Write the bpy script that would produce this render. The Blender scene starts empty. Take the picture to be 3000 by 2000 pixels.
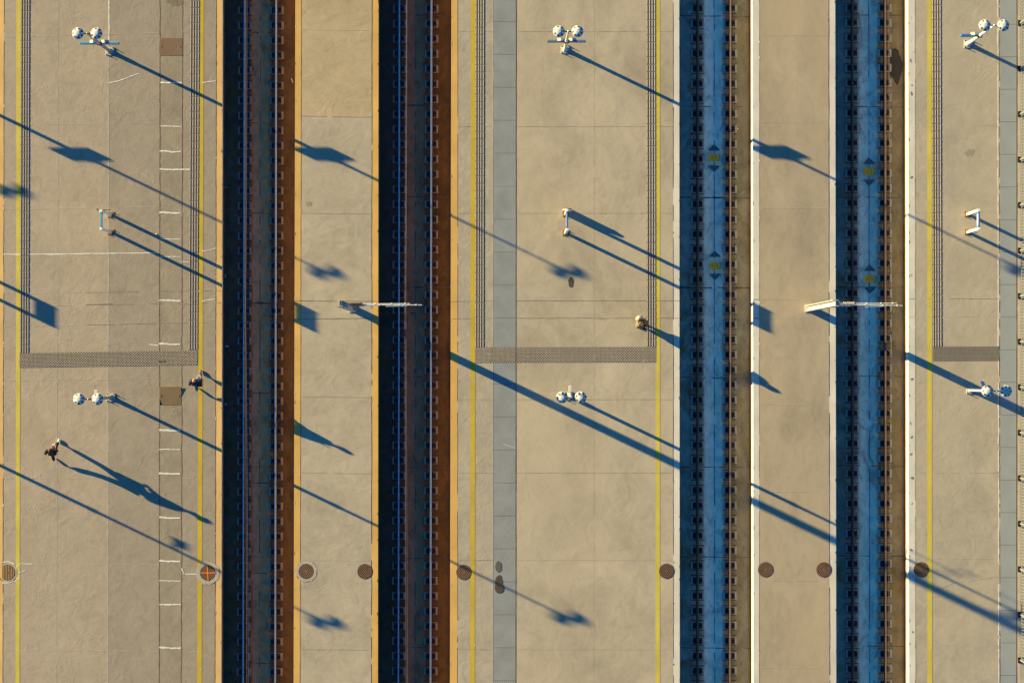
import bpy, bmesh, math, random
from mathutils import Vector, Matrix, Quaternion
R = math.radians
random.seed(7)
SC = bpy.context.scene
COL = SC.collection

# ------------------------------------------------------------------ camera, sky, sun, exposure
CAM_H = 91.5            # metres above the platforms
FPX = 5750.0            # focal length in pixels of the 3000 px wide photograph
NX, NY = 1490.0, 1080.0 # where the plumb line below the camera falls in the photograph
cd = bpy.data.cameras.new('camera'); cam = bpy.data.objects.new('camera', cd); COL.objects.link(cam)
cam.location = (0, 0, CAM_H); cam.rotation_euler = (0, 0, 0)
cd.sensor_fit = 'HORIZONTAL'; cd.sensor_width = 36.0; cd.lens = 36.0 * FPX / 3000.0
cd.shift_x = (1500 - NX) / 3000.0; cd.shift_y = (NY - 1000) / 3000.0
cd.clip_start = 1.0; cd.clip_end = 6000.0
SC.camera = cam

SUN_EL = 11.75; SUN_DIR = Vector((0.901 * math.cos(R(SUN_EL)), -0.4335 * math.cos(R(SUN_EL)), -math.sin(R(SUN_EL))))
sd = bpy.data.lights.new('sun', 'SUN'); sun = bpy.data.objects.new('sun', sd); COL.objects.link(sun)
sd.energy = 5.0; sd.angle = R(0.44); sd.color = (1.0, 0.79, 0.325)
sun.rotation_euler = SUN_DIR.to_track_quat('-Z', 'Y').to_euler(); sun.location = (-60, 30, 40)

w = bpy.data.worlds.new('World'); SC.world = w; w.use_nodes = True
wn = w.node_tree.nodes; wl = w.node_tree.links
bg = wn['Background']; bg.inputs['Strength'].default_value = 0.062
sky = wn.new('ShaderNodeTexSky'); sky.sky_type = 'NISHITA'; sky.sun_disc = False
sky.sun_elevation = R(SUN_EL); sky.sun_rotation = math.atan2(-SUN_DIR.x, -SUN_DIR.y)
sky.air_density = 1.0; sky.dust_density = 0.3; sky.ozone_density = 4.0
tint = wn.new('ShaderNodeMix'); tint.data_type = 'RGBA'; tint.blend_type = 'MULTIPLY'; tint.inputs[0].default_value = 1.0
tint.inputs[7].default_value = (0.20, 0.67, 0.92, 1)      # the deep teal of this evening sky
wl.new(sky.outputs[0], tint.inputs[6]); wl.new(tint.outputs[2], bg.inputs['Color'])
SC.view_settings.view_transform = 'Standard'; SC.view_settings.look = 'None'
SC.view_settings.exposure = 1.66; SC.view_settings.gamma = 1.0; SC.view_settings.use_curve_mapping = False
try:
    SC.cycles.use_denoising = True
    SC.cycles.diffuse_bounces = 5; SC.cycles.max_bounces = 10
    SC.cycles.sample_clamp_indirect = 4.0
except Exception:
    pass

# ------------------------------------------------------------------ coordinates
def wx(px, z=0.0): return (px - NX) * (CAM_H - z) / FPX
def wy(py, z=0.0): return (NY - py) * (CAM_H - z) / FPX
def P(px, py, z=0.0): return Vector((wx(px, z), wy(py, z), z))
PXM = FPX / CAM_H       # photograph pixels per metre at platform level
Y0, Y1 = -1900.0, 3900.0   # how far the strips run, in photo rows
def lerp(a, b, t): return a + (b - a) * t
def xl(pair, py):       # a line running down the photo: x at row 0, x at row 2000
    return lerp(pair[0], pair[1], py / 2000.0)

# ------------------------------------------------------------------ materials
def new_mat(name):
    m = bpy.data.materials.new(name); m.use_nodes = True
    nt = m.node_tree; b = nt.nodes['Principled BSDF']
    return m, nt, b
def nd(nt, t, **kw):
    n = nt.nodes.new(t)
    for k, v in kw.items(): setattr(n, k, v)
    return n
def ramp(nt, fac, stops):
    r = nd(nt, 'ShaderNodeValToRGB'); e = r.color_ramp.elements
    while len(e) > 1: e.remove(e[-1])
    e[0].position = stops[0][0]; e[0].color = (*stops[0][1], 1)
    for p, c in stops[1:]:
        q = e.new(p); q.color = (*c, 1)
    nt.links.new(fac, r.inputs[0]); return r.outputs[0]
def noise(nt, co, scale, detail=4, rough=0.55, stretch=None, dist=0.0):
    if stretch:
        mp = nd(nt, 'ShaderNodeMapping'); mp.inputs['Scale'].default_value = stretch
        nt.links.new(co, mp.inputs[0]); co = mp.outputs[0]
    n = nd(nt, 'ShaderNodeTexNoise'); n.inputs['Scale'].default_value = scale
    n.inputs['Detail'].default_value = detail; n.inputs['Roughness'].default_value = rough
    n.inputs['Distortion'].default_value = dist
    nt.links.new(co, n.inputs['Vector']); return n.outputs[0]
def mixc(nt, fac, a, b, blend='MIX'):
    n = nd(nt, 'ShaderNodeMix', data_type='RGBA', blend_type=blend)
    if isinstance(fac, (int, float)): n.inputs[0].default_value = fac
    else: nt.links.new(fac, n.inputs[0])
    for s, v in ((6, a), (7, b)):
        if isinstance(v, tuple): n.inputs[s].default_value = (*v, 1)
        else: nt.links.new(v, n.inputs[s])
    return n.outputs[2]
def mul(c, k): return tuple(min(1.0, x * k) for x in c)
def geo_pos(nt): return nd(nt, 'ShaderNodeNewGeometry').outputs['Position']
def obj_pos(nt): return nd(nt, 'ShaderNodeTexCoord').outputs['Object']
def set_bump(nt, b, h, dist, strength=1.0):
    bp = nd(nt, 'ShaderNodeBump'); bp.inputs['Distance'].default_value = dist; bp.inputs['Strength'].default_value = strength
    nt.links.new(h, bp.inputs['Height']); nt.links.new(bp.outputs[0], b.inputs['Normal'])
def mth(nt, op, a, b=None):
    n = nd(nt, 'ShaderNodeMath', operation=op)
    if op == 'MULTIPLY_ADD': n.inputs[2].default_value = 0.5
    for i, v in enumerate((a, b)):
        if v is None: continue
        if isinstance(v, (int, float)): n.inputs[i].default_value = v
        else: nt.links.new(v, n.inputs[i])
    return n.outputs[0]

def concrete(name, col, var=0.16, bump=0.010, trowel=(1, 1, 1), patch=0.35, grain=0.10, scratch=0.0, warm=None, bscale=1.6):
    m, nt, b = new_mat(name); co = geo_pos(nt)
    big = noise(nt, co, patch, 5, 0.6, trowel, 0.6)
    c = ramp(nt, big, [(0.30, mul(col, 1 - var)), (0.52, col), (0.72, mul(col, 1 + var * 0.8))])
    mid = noise(nt, co, 1.7, 5, 0.65, trowel, 1.2)
    k = ramp(nt, mid, [(0.30, (0.86,) * 3), (0.5, (1.0,) * 3), (0.72, (1.10, 1.09, 1.07))])
    c = mixc(nt, 0.8, c, k, 'MULTIPLY')
    if warm:
        wf = ramp(nt, noise(nt, co, 0.16, 3, 0.5, trowel, 0.4), [(0.45, (0, 0, 0)), (0.62, (1, 1, 1))])
        c = mixc(nt, mth(nt, 'MULTIPLY', wf, 0.55), c, warm)
    fine = noise(nt, co, 28, 3, 0.7)
    c = mixc(nt, grain * 2.2, c, ramp(nt, fine, [(0.3, (0.72,) * 3), (0.5, (1,) * 3), (0.7, (1.2,) * 3)]), 'MULTIPLY')
    nt.links.new(c, b.inputs['Base Color']); b.inputs['Roughness'].default_value = 0.88
    b.inputs['Specular IOR Level'].default_value = 0.25
    h1 = noise(nt, co, bscale, 6, 0.62, trowel, 1.6)
    h2 = noise(nt, co, 9, 3, 0.6)
    h = mth(nt, 'ADD', h1, mth(nt, 'MULTIPLY', h2, 0.10))
    if scratch:
        v = nd(nt, 'ShaderNodeTexVoronoi', feature='DISTANCE_TO_EDGE'); v.inputs['Scale'].default_value = 1.5
        mp = nd(nt, 'ShaderNodeMapping'); mp.inputs['Rotation'].default_value = (0, 0, 0.5); mp.inputs['Scale'].default_value = (1.7, 0.8, 1)
        dn = nd(nt, 'ShaderNodeTexNoise'); dn.inputs['Scale'].default_value = 1.2; dn.inputs['Detail'].default_value = 4
        nt.links.new(co, dn.inputs['Vector'])
        ad = nd(nt, 'ShaderNodeVectorMath', operation='MULTIPLY_ADD'); ad.inputs[1].default_value = (1.6, 1.6, 0)
        nt.links.new(dn.outputs[1], ad.inputs[0]); nt.links.new(co, ad.inputs[2])
        nt.links.new(ad.outputs[0], mp.inputs[0]); nt.links.new(mp.outputs[0], v.inputs['Vector'])
        gate = ramp(nt, noise(nt, co, 0.9, 3), [(0.50, (0, 0, 0)), (0.60, (1, 1, 1))])
        e = ramp(nt, v.outputs[0], [(0.0, (1, 1, 1)), (0.03, (0, 0, 0))])
        h = mth(nt, 'ADD', h, mth(nt, 'MULTIPLY', mth(nt, 'MULTIPLY', e, gate), scratch))
    set_bump(nt, b, h, bump)
    return m

def plain(name, col, rough=0.6, metal=0.0, var=0.12, scale=6.0, spec=0.4, bump=0.0, local=True):
    m, nt, b = new_mat(name); co = obj_pos(nt) if local else geo_pos(nt)
    n = noise(nt, co, scale, 4, 0.6)
    nt.links.new(ramp(nt, n, [(0.3, mul(col, 1 - var)), (0.7, mul(col, 1 + var))]), b.inputs['Base Color'])
    b.inputs['Roughness'].default_value = rough; b.inputs['Metallic'].default_value = metal
    b.inputs['Specular IOR Level'].default_value = spec
    if bump: set_bump(nt, b, n, bump)
    return m

def painted(name, col, wear, wearcol, scale=2.0, rough=0.7, spot=0.0):
    m, nt, b = new_mat(name); co = geo_pos(nt)
    n = noise(nt, co, scale, 6, 0.7, None, 0.5)
    base = ramp(nt, noise(nt, co, 0.7, 4), [(0.3, mul(col, 0.86)), (0.7, mul(col, 1.1))])
    f = ramp(nt, n, [(wear, (0, 0, 0)), (min(1.0, wear + 0.08), (1, 1, 1))])
    c = mixc(nt, mth(nt, 'MULTIPLY', f, 0.75), base, wearcol)
    f2 = noise(nt, co, 22, 3, 0.7)
    c = mixc(nt, 0.25, c, ramp(nt, f2, [(0.3, (0.7,) * 3), (0.6, (1.06,) * 3)]), 'MULTIPLY')
    if spot:
        f3 = ramp(nt, noise(nt, co, 3.3, 3, 0.5, None, 1.0), [(spot, (0, 0, 0)), (spot + 0.05, (1, 1, 1))])
        c = mixc(nt, mth(nt, 'MULTIPLY', f3, 0.5), c, (0.24, 0.21, 0.17))
    nt.links.new(c, b.inputs['Base Color']); b.inputs['Roughness'].default_value = rough
    b.inputs['Specular IOR Level'].default_value = 0.25
    set_bump(nt, b, n, 0.004)
    return m

M = {}
M['p1'] = concrete('trowelled_concrete', (0.40, 0.335, 0.27), 0.08, 0.010, (1, 1, 1), 0.5, 0.10, 0.30, None, 1.3)
M['p1b'] = concrete('trowelled_concrete_grey', (0.33, 0.28, 0.23), 0.08, 0.010, (1, 1, 1), 0.5, 0.10, 0.30, None, 1.3)
M['p1c'] = concrete('channel_concrete', (0.31, 0.265, 0.21), 0.14, 0.009, (1, 1, 1), 0.8, 0.12, 0.4, None, 1.3)
M['p2'] = concrete('island_concrete', (0.425, 0.37, 0.295), 0.14, 0.012, (1, 1.2, 1), 0.45, 0.10, 0.0, None, 0.9)
M['p2w'] = concrete('island_concrete_ochre', (0.455, 0.365, 0.245), 0.10, 0.014, (1, 1.2, 1), 0.45, 0.10, 0.0, None, 0.9)
M['p3'] = concrete('floated_concrete', (0.435, 0.375, 0.295), 0.20, 0.009, (1, 0.8, 1), 0.33, 0.10, 0.0, (0.50, 0.42, 0.32), 0.8)
M['p3b'] = concrete('floated_concrete_edge', (0.41, 0.36, 0.29), 0.12, 0.014, (1, 1, 1), 0.6, 0.12, 0.0, None, 1.2)
M['p4'] = concrete('brown_island_concrete', (0.395, 0.33, 0.25), 0.18, 0.007, (1, 0.6, 1), 0.35, 0.09, 0.0, (0.46, 0.36, 0.255), 0.7)
M['p5'] = concrete('right_concrete', (0.42, 0.37, 0.30), 0.13, 0.011, (1, 1, 1), 0.5, 0.10, 0.0, (0.44, 0.38, 0.30), 1.0)
M['kerb'] = concrete('kerb_concrete', (0.52, 0.44, 0.34), 0.12, 0.010, (1, 1, 1), 1.2, 0.12)
M['ochre'] = painted('ochre_edge_paint', (0.66, 0.40, 0.125), 0.70, (0.55, 0.45, 0.30), 1.6)
M['ochre_pale'] = painted('pale_ochre_edge_paint', (0.70, 0.45, 0.18), 0.66, (0.58, 0.50, 0.36), 1.6)
M['white'] = painted('worn_white_edge_paint', (0.66, 0.62, 0.56), 0.66, (0.56, 0.49, 0.40), 1.4)
M['white_spot'] = painted('spotted_white_edge_paint', (0.66, 0.62, 0.56), 0.62, (0.54, 0.48, 0.40), 1.4, 0.7, 0.66)
M['yellow'] = painted('yellow_line_paint', (0.60, 0.49, 0.085), 0.74, (0.45, 0.38, 0.22), 2.2)
M['yellow_deep'] = painted('deep_yellow_line_paint', (0.55, 0.39, 0.04), 0.78, (0.45, 0.38, 0.22), 2.2)
M['joint'] = plain('joint_dirt', (0.11, 0.095, 0.085), 0.95, 0, 0.4, 3, 0.1, 0, False)
M['joint_soft'] = plain('joint_grey', (0.31, 0.275, 0.225), 0.95, 0, 0.3, 3, 0.1, 0, False)
M['joint_red'] = plain('rusty_channel_joint', (0.17, 0.10, 0.075), 0.95, 0, 0.4, 3, 0.1, 0, False)
M['chalk'] = plain('white_sealant', (0.72, 0.69, 0.66), 0.8, 0, 0.15, 8, 0.2, 0, False)
M['chalk_soft'] = plain('faded_sealant', (0.50, 0.455, 0.39), 0.85, 0, 0.15, 4, 0.2, 0, False)
M['stain'] = plain('oil_stain', (0.085, 0.065, 0.045), 0.6, 0, 0.3, 8, 0.3, 0, False)
M['stain_soft'] = plain('grey_stain', (0.20, 0.17, 0.135), 0.8, 0, 0.3, 5, 0.2, 0, False)
M['rust_soft'] = plain('faint_rust_stain', (0.40, 0.29, 0.17), 0.85, 0, 0.2, 6, 0.2, 0, False)
M['wet_dark'] = plain('dark_damp_patch', (0.035, 0.032, 0.03), 0.6, 0, 0.2, 8, 0.3, 0, False)
M['wet'] = plain('damp_patch', (0.11, 0.105, 0.085), 0.6, 0, 0.2, 8, 0.3, 0, False)
M['wall_dark'] = plain('dark_wall', (0.10, 0.085, 0.07), 0.9, 0, 0.3, 2, 0.2, 0, False)  # plain dark brown for trench walls and channel floors
M['wall_rust'] = plain('rust_stained_wall', (0.34, 0.17, 0.065), 0.9, 0, 0.35, 1.5, 0.2, 0, False)
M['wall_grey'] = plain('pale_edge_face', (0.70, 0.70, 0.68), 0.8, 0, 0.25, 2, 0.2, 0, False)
M['wall_white'] = plain('white_edge_face', (0.72, 0.68, 0.62), 0.8, 0, 0.08, 2, 0.2, 0, False)
M['wall_ochre'] = plain('ochre_edge_face', (0.62, 0.33, 0.08), 0.8, 0, 0.2, 1.5, 0.2, 0, False)

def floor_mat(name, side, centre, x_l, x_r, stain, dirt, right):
    """track bed: cleaner band between the rails, stained shoulders, with bounced light and wall shade put into the tones; x_l/x_r are the rails' world x"""
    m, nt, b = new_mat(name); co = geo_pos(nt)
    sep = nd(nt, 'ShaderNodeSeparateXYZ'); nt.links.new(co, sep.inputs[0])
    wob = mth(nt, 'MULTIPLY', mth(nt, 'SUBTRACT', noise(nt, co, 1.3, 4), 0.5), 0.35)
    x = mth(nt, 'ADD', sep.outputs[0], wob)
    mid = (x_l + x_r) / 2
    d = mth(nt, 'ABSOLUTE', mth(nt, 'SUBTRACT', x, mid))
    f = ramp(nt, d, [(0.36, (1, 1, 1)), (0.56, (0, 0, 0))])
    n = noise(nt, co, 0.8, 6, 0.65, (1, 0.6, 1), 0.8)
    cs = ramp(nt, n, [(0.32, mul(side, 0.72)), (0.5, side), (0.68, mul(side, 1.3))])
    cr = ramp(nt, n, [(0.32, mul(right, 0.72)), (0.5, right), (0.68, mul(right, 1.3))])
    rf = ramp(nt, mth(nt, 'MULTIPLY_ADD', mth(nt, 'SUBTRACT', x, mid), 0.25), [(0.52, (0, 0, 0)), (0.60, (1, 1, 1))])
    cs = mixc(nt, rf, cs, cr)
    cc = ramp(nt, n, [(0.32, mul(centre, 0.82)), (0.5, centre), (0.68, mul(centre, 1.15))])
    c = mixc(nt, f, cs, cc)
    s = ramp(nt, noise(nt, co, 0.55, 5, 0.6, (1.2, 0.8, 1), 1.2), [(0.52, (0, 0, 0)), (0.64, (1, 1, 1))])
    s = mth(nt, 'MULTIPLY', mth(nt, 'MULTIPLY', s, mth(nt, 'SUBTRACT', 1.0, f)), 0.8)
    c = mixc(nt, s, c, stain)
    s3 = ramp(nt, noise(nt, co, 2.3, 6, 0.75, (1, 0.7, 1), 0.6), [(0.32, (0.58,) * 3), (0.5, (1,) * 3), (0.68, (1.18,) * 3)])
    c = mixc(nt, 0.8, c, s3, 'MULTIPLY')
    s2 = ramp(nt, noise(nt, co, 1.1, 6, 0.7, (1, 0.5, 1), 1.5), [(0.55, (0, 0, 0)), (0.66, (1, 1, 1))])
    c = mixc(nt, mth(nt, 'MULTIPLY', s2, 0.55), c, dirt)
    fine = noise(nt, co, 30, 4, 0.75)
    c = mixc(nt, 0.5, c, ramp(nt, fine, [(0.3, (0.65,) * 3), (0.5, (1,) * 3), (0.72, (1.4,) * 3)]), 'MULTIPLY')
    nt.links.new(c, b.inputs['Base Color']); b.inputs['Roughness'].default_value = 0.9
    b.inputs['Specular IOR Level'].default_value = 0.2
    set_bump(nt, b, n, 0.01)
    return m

M['block_dark'] = plain('grimy_bearing_block', (0.31, 0.29, 0.27), 0.85, 0, 0.3, 9, 0.2)
M['block_pale'] = plain('pale_bearing_block', (0.46, 0.445, 0.42), 0.85, 0, 0.25, 9, 0.2)
M['rubber'] = plain('black_fastening', (0.012, 0.012, 0.014), 0.6, 0, 0.3, 12, 0.3)
M['bolt'] = plain('dull_bolt_steel', (0.34, 0.33, 0.33), 0.45, 0.6, 0.2, 12)
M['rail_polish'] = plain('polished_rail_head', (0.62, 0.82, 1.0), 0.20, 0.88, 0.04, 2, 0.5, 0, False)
M['rail_dark'] = plain('dark_rail_side', (0.055, 0.038, 0.03), 0.8, 0.0, 0.25, 4, 0.3, 0, False)
M['rail_rust'] = plain('rusty_rail', (0.145, 0.085, 0.06), 0.75, 0.0, 0.22, 5, 0.3, 0, False)
M['steel_white'] = plain('white_painted_steel', (0.58, 0.58, 0.58), 0.45, 0, 0.05, 5)
M['steel_grey'] = plain('galvanised_steel', (0.50, 0.51, 0.52), 0.5, 0.3, 0.12, 6)
M['mast'] = plain('weathered_mast_steel', (0.52, 0.49, 0.43), 0.65, 0.1, 0.14, 4)
M['pole'] = plain('dull_cream_pole', (0.58, 0.55, 0.49), 0.6, 0.0, 0.10, 4)
M['pole_grey'] = plain('dull_grey_pole', (0.34, 0.32, 0.30), 0.6, 0.0, 0.10, 4)
M['pole_white'] = plain('bright_white_pole', (0.80, 0.78, 0.74), 0.5, 0.0, 0.06, 4)
M['head_white'] = plain('white_lamp_enamel', (0.60, 0.61, 0.62), 0.4, 0, 0.03, 4)
M['vent'] = plain('dark_vent_glass', (0.06, 0.058, 0.045), 0.6, 0, 0.25, 20)
M['blue'] = plain('blue_sign_paint', (0.035, 0.16, 0.48), 0.5, 0, 0.12, 5)
M['blue_dull'] = plain('dull_blue_sign_paint', (0.10, 0.20, 0.34), 0.55, 0, 0.15, 5)
M['blue_light'] = plain('light_blue_sign_paint', (0.10, 0.32, 0.50), 0.55, 0, 0.12, 5)
M['black'] = plain('black_plastic', (0.02, 0.021, 0.02), 0.5, 0, 0.2, 8)
M['rustbase'] = plain('rusty_base_plate', (0.26, 0.135, 0.05), 0.85, 0, 0.35, 9)
M['bronze'] = plain('brown_bin_steel', (0.085, 0.06, 0.04), 0.5, 0.2, 0.2, 8)
M['insulator'] = plain('brown_porcelain', (0.20, 0.105, 0.06), 0.25, 0, 0.15, 8, 0.6)
M['insulator_white'] = plain('pale_porcelain', (0.66, 0.58, 0.52), 0.25, 0, 0.10, 8, 0.6)
M['wire'] = plain('copper_wire', (0.17, 0.12, 0.115), 0.6, 0.0, 0.1, 2)
M['balise'] = plain('yellow_beacon_plastic', (0.98, 0.47, 0.012), 0.55, 0, 0.15, 10)
M['deflector'] = plain('dark_deflector_plate', (0.08, 0.15, 0.17), 0.6, 0.2, 0.2, 8)
M['label'] = plain('white_sticker', (0.75, 0.73, 0.70), 0.6, 0, 0.05, 8)
M['fence'] = plain('galvanised_fence', (0.24, 0.26, 0.285), 0.5, 0.25, 0.10, 4)
M['orange_paint'] = plain('orange_spray_paint', (0.90, 0.20, 0.04), 0.7, 0, 0.15, 14, 0.2, 0, False)
M['clear'] = plain('clear_bottle_plastic', (0.62, 0.66, 0.58), 0.15, 0, 0.10, 8, 0.6)
M['litter_blue'] = plain('pale_blue_wrapper', (0.35, 0.62, 0.75), 0.5, 0, 0.2, 8)
M['litter_white'] = plain('white_scrap', (0.70, 0.68, 0.66), 0.7, 0, 0.1, 8)
M['leaf'] = plain('green_weed', (0.30, 0.32, 0.05), 0.8, 0, 0.3, 8)

def tread(name, col, rough, pitch, metal=0.0, depth=0.006, var=0.12, contrast=0.75, ang=0.785):
    m, nt, b = new_mat(name); co = geo_pos(nt)
    mp = nd(nt, 'ShaderNodeMapping'); mp.inputs['Rotation'].default_value = (0, 0, ang)
    nt.links.new(co, mp.inputs[0])
    wv = nd(nt, 'ShaderNodeTexWave', wave_type='BANDS', bands_direction='X'); wv.inputs['Scale'].default_value = 0.314 / pitch
    wv2 = nd(nt, 'ShaderNodeTexWave', wave_type='BANDS', bands_direction='Y'); wv2.inputs['Scale'].default_value = 0.314 / pitch
    nt.links.new(mp.outputs[0], wv.inputs[0]); nt.links.new(mp.outputs[0], wv2.inputs[0])
    h = mth(nt, 'ADD', wv.outputs[1], mth(nt, 'MULTIPLY', wv2.outputs[1], 0.4))
    n = noise(nt, co, 1.1, 5, 0.6)
    c = ramp(nt, n, [(0.3, mul(col, 1 - var)), (0.7, mul(col, 1 + var))])
    c = mixc(nt, 0.8, c, ramp(nt, h, [(0.2, (contrast,) * 3), (1.0, (1.12,) * 3)]), 'MULTIPLY')
    nt.links.new(c, b.inputs['Base Color']); b.inputs['Roughness'].default_value = rough; b.inputs['Metallic'].default_value = metal
    b.inputs['Specular IOR Level'].default_value = 0.3
    set_bump(nt, b, h, depth)
    return m
M['cover_grey'] = tread('grey_tread_plate', (0.262, 0.282, 0.305), 0.7, 0.06)
M['cover_grey2'] = tread('smooth_grey_tread_plate', (0.295, 0.32, 0.345), 0.7, 0.05, 0, 0.003, 0.06, 0.88)
M['cover_brown'] = tread('rusty_tread_plate', (0.20, 0.125, 0.085), 0.75, 0.055)
M['cover_ochre'] = tread('ochre_tread_plate', (0.22, 0.15, 0.085), 0.75, 0.055)
M['manhole'] = tread('rusty_cast_iron', (0.135, 0.075, 0.05), 0.75, 0.075, 0.0, 0.008, 0.2, 0.5, 0.6)
M['manhole_light'] = tread('tan_cast_iron', (0.24, 0.14, 0.07), 0.75, 0.075, 0.0, 0.008, 0.2, 0.55, 0.0)
M['tactile'] = plain('taupe_tactile_base', (0.20, 0.168, 0.142), 0.85, 0, 0.10, 3, 0.2, 0, False)
M['tactile_worn'] = painted('worn_tactile_base', (0.21, 0.178, 0.15), 0.58, (0.42, 0.36, 0.285), 1.3)
M['tactile_dark'] = plain('dark_tactile_base', (0.165, 0.148, 0.13), 0.85, 0, 0.10, 3, 0.2, 0, False)
M['stud'] = plain('worn_stud_steel', (0.36, 0.32, 0.30), 0.5, 0.2, 0.15, 5, 0.5, 0, False)
M['stud_dark'] = plain('dark_stud', (0.25, 0.225, 0.20), 0.6, 0.1, 0.15, 5, 0.5, 0, False)

# ------------------------------------------------------------------ mesh helpers
class MB:
    def __init__(s): s.v = []; s.f = []; s.mi = []; s.sm = []
    def add(s, vs, fs, mi=0, smooth=False):
        o = len(s.v); s.v += [tuple(v) for v in vs]
        for f in fs: s.f.append(tuple(i + o for i in f)); s.mi.append(mi); s.sm.append(smooth)
    def box(s, a, b, mi=0, mat=None):
        (x0, y0, z0), (x1, y1, z1) = a, b
        vs = [Vector(p) for p in ((x0, y0, z0), (x1, y0, z0), (x1, y1, z0), (x0, y1, z0), (x0, y0, z1), (x1, y0, z1), (x1, y1, z1), (x0, y1, z1))]
        if mat is not None: vs = [mat @ v for v in vs]
        s.add(vs, [(3, 2, 1, 0), (4, 5, 6, 7), (0, 1, 5, 4), (1, 2, 6, 5), (2, 3, 7, 6), (3, 0, 4, 7)], mi)
    def bbox(s, a, b, bev, mi=0, mat=None):      # box with chamfered top edges
        (x0, y0, z0), (x1, y1, z1) = a, b; e = bev
        vs = [Vector(p) for p in ((x0, y0, z0), (x1, y0, z0), (x1, y1, z0), (x0, y1, z0), (x0, y0, z1 - e), (x1, y0, z1 - e), (x1, y1, z1 - e), (x0, y1, z1 - e),
              (x0 + e, y0 + e, z1), (x1 - e, y0 + e, z1), (x1 - e, y1 - e, z1), (x0 + e, y1 - e, z1))]
        if mat is not None: vs = [mat @ v for v in vs]
        s.add(vs, [(3, 2, 1, 0), (0, 1, 5, 4), (1, 2, 6, 5), (2, 3, 7, 6), (3, 0, 4, 7), (4, 5, 9, 8), (5, 6, 10, 9), (6, 7, 11, 10), (7, 4, 8, 11), (8, 9, 10, 11)], mi)
    def tube(s, p, q, r0, r1=None, n=12, mi=0, caps=True):
        r1 = r0 if r1 is None else r1
        p = Vector(p); q = Vector(q); d = (q - p).normalized()
        u = d.orthogonal().normalized(); v = d.cross(u)
        vs = [p + (u * math.cos(2 * math.pi * i / n) + v * math.sin(2 * math.pi * i / n)) * r0 for i in range(n)]
        vs += [q + (u * math.cos(2 * math.pi * i / n) + v * math.sin(2 * math.pi * i / n)) * r1 for i in range(n)]
        s.add(vs, [(i, (i + 1) % n, n + (i + 1) % n, n + i) for i in range(n)], mi, True)
        if caps:
            s.add(vs[:n], [tuple(range(n - 1, -1, -1))], mi); s.add(vs[n:], [tuple(range(n))], mi)
    def lathe(s, prof, c, n=24, mi=0, smooth=True):   # prof: (r, z) pairs
        c = Vector(c); vs = []; fs = []
        for r, z in prof:
            vs += [c + Vector((r * math.cos(2 * math.pi * i / n), r * math.sin(2 * math.pi * i / n), z)) for i in range(n)]
        for k in range(len(prof) - 1):
            for i in range(n):
                j = (i + 1) % n; fs.append((k * n + i, k * n + j, (k + 1) * n + j, (k + 1) * n + i))
        s.add(vs, fs, mi, smooth)
    def sphere(s, c, r, n=10, mi=0, sc=(1, 1, 1)):
        c = Vector(c); vs = []; fs = []; m = n // 2
        for k in range(m + 1):
            t = math.pi * k / m
            for i in range(n):
                a = 2 * math.pi * i / n
                vs.append(c + Vector((r * sc[0] * math.sin(t) * math.cos(a), r * sc[1] * math.sin(t) * math.sin(a), r * sc[2] * math.cos(t))))
        for k in range(m):
            for i in range(n):
                j = (i + 1) % n; fs.append((k * n + i, (k + 1) * n + i, (k + 1) * n + j, k * n + j))
        s.add(vs, fs, mi, True)
    def poly(s, pts, mi=0): s.add(pts, [tuple(range(len(pts)))], mi)
    def prism(s, pts, z0, z1, mi=0):
        n = len(pts); vs = [(p[0], p[1], z0) for p in pts] + [(p[0], p[1], z1) for p in pts]
        s.add(vs, [tuple(range(n - 1, -1, -1)), tuple(range(n, 2 * n))] + [(i, (i + 1) % n, n + (i + 1) % n, n + i) for i in range(n)], mi)
    def build(s, name, mats, parent=None, loc=None):
        me = bpy.data.meshes.new(name); me.from_pydata(s.v, [], s.f)
        mats = mats if isinstance(mats, (list, tuple)) else [mats]
        for m in mats: me.materials.append(m)
        me.polygons.foreach_set('material_index', s.mi); me.polygons.foreach_set('use_smooth', s.sm)
        me.update()
        return link(name, me, parent, loc)
def link(name, me, parent=None, loc=None):
    o = bpy.data.objects.new(name, me); COL.objects.link(o)
    if parent: o.parent = parent
    if loc is not None: o.location = loc
    return o
def empty(name, loc, rz=0.0):
    o = bpy.data.objects.new(name, None); COL.objects.link(o); o.location = loc; o.rotation_euler = (0, 0, rz)
    o.empty_display_size = 0.2; return o
def tag(o, label, cat, group=None):
    o['label'] = label; o['category'] = cat
    if group: o['group'] = group
    return o
def struct(o): o['kind'] = 'structure'; return o

# ------------------------------------------------------------------ ground, track beds, platforms
mb = MB(); mb.poly([(-2500, -2500, -1.0), (2500, -2500, -1.0), (2500, 2500, -1.0), (-2500, 2500, -1.0)])
M['earth'] = plain('brown_earth', (0.16, 0.13, 0.10), 0.95, 0, 0.25, 0.3, 0.1, 0, False)
struct(mb.build('ground', M['earth']))

FLOOR = -0.90
def ln(pair, y, z=0.0):         # world point on a lengthwise line (measured at platform level)
    return Vector((wx(xl(pair, y)), wy(y), z))
def strip(mb, a, b, z=0.0, mi=0, y0=Y0, y1=Y1, step=None):
    ys = [y0, y1]
    for u, v in zip(ys[:-1], ys[1:]):
        mb.poly([ln(a, v, z), ln(b, v, z), ln(b, u, z), ln(a, u, z)], mi)
def wall(mb, a, z0, z1, facing, mi=0, y0=Y0, y1=Y1, off=0.0):
    p, q = ln(a, y0), ln(a, y1); o = Vector((off, 0, 0))
    A = [p + o + Vector((0, 0, z0)), q + o + Vector((0, 0, z0)), q + o + Vector((0, 0, z1)), p + o + Vector((0, 0, z1))]
    mb.poly(A if facing < 0 else A[::-1], mi)

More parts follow.
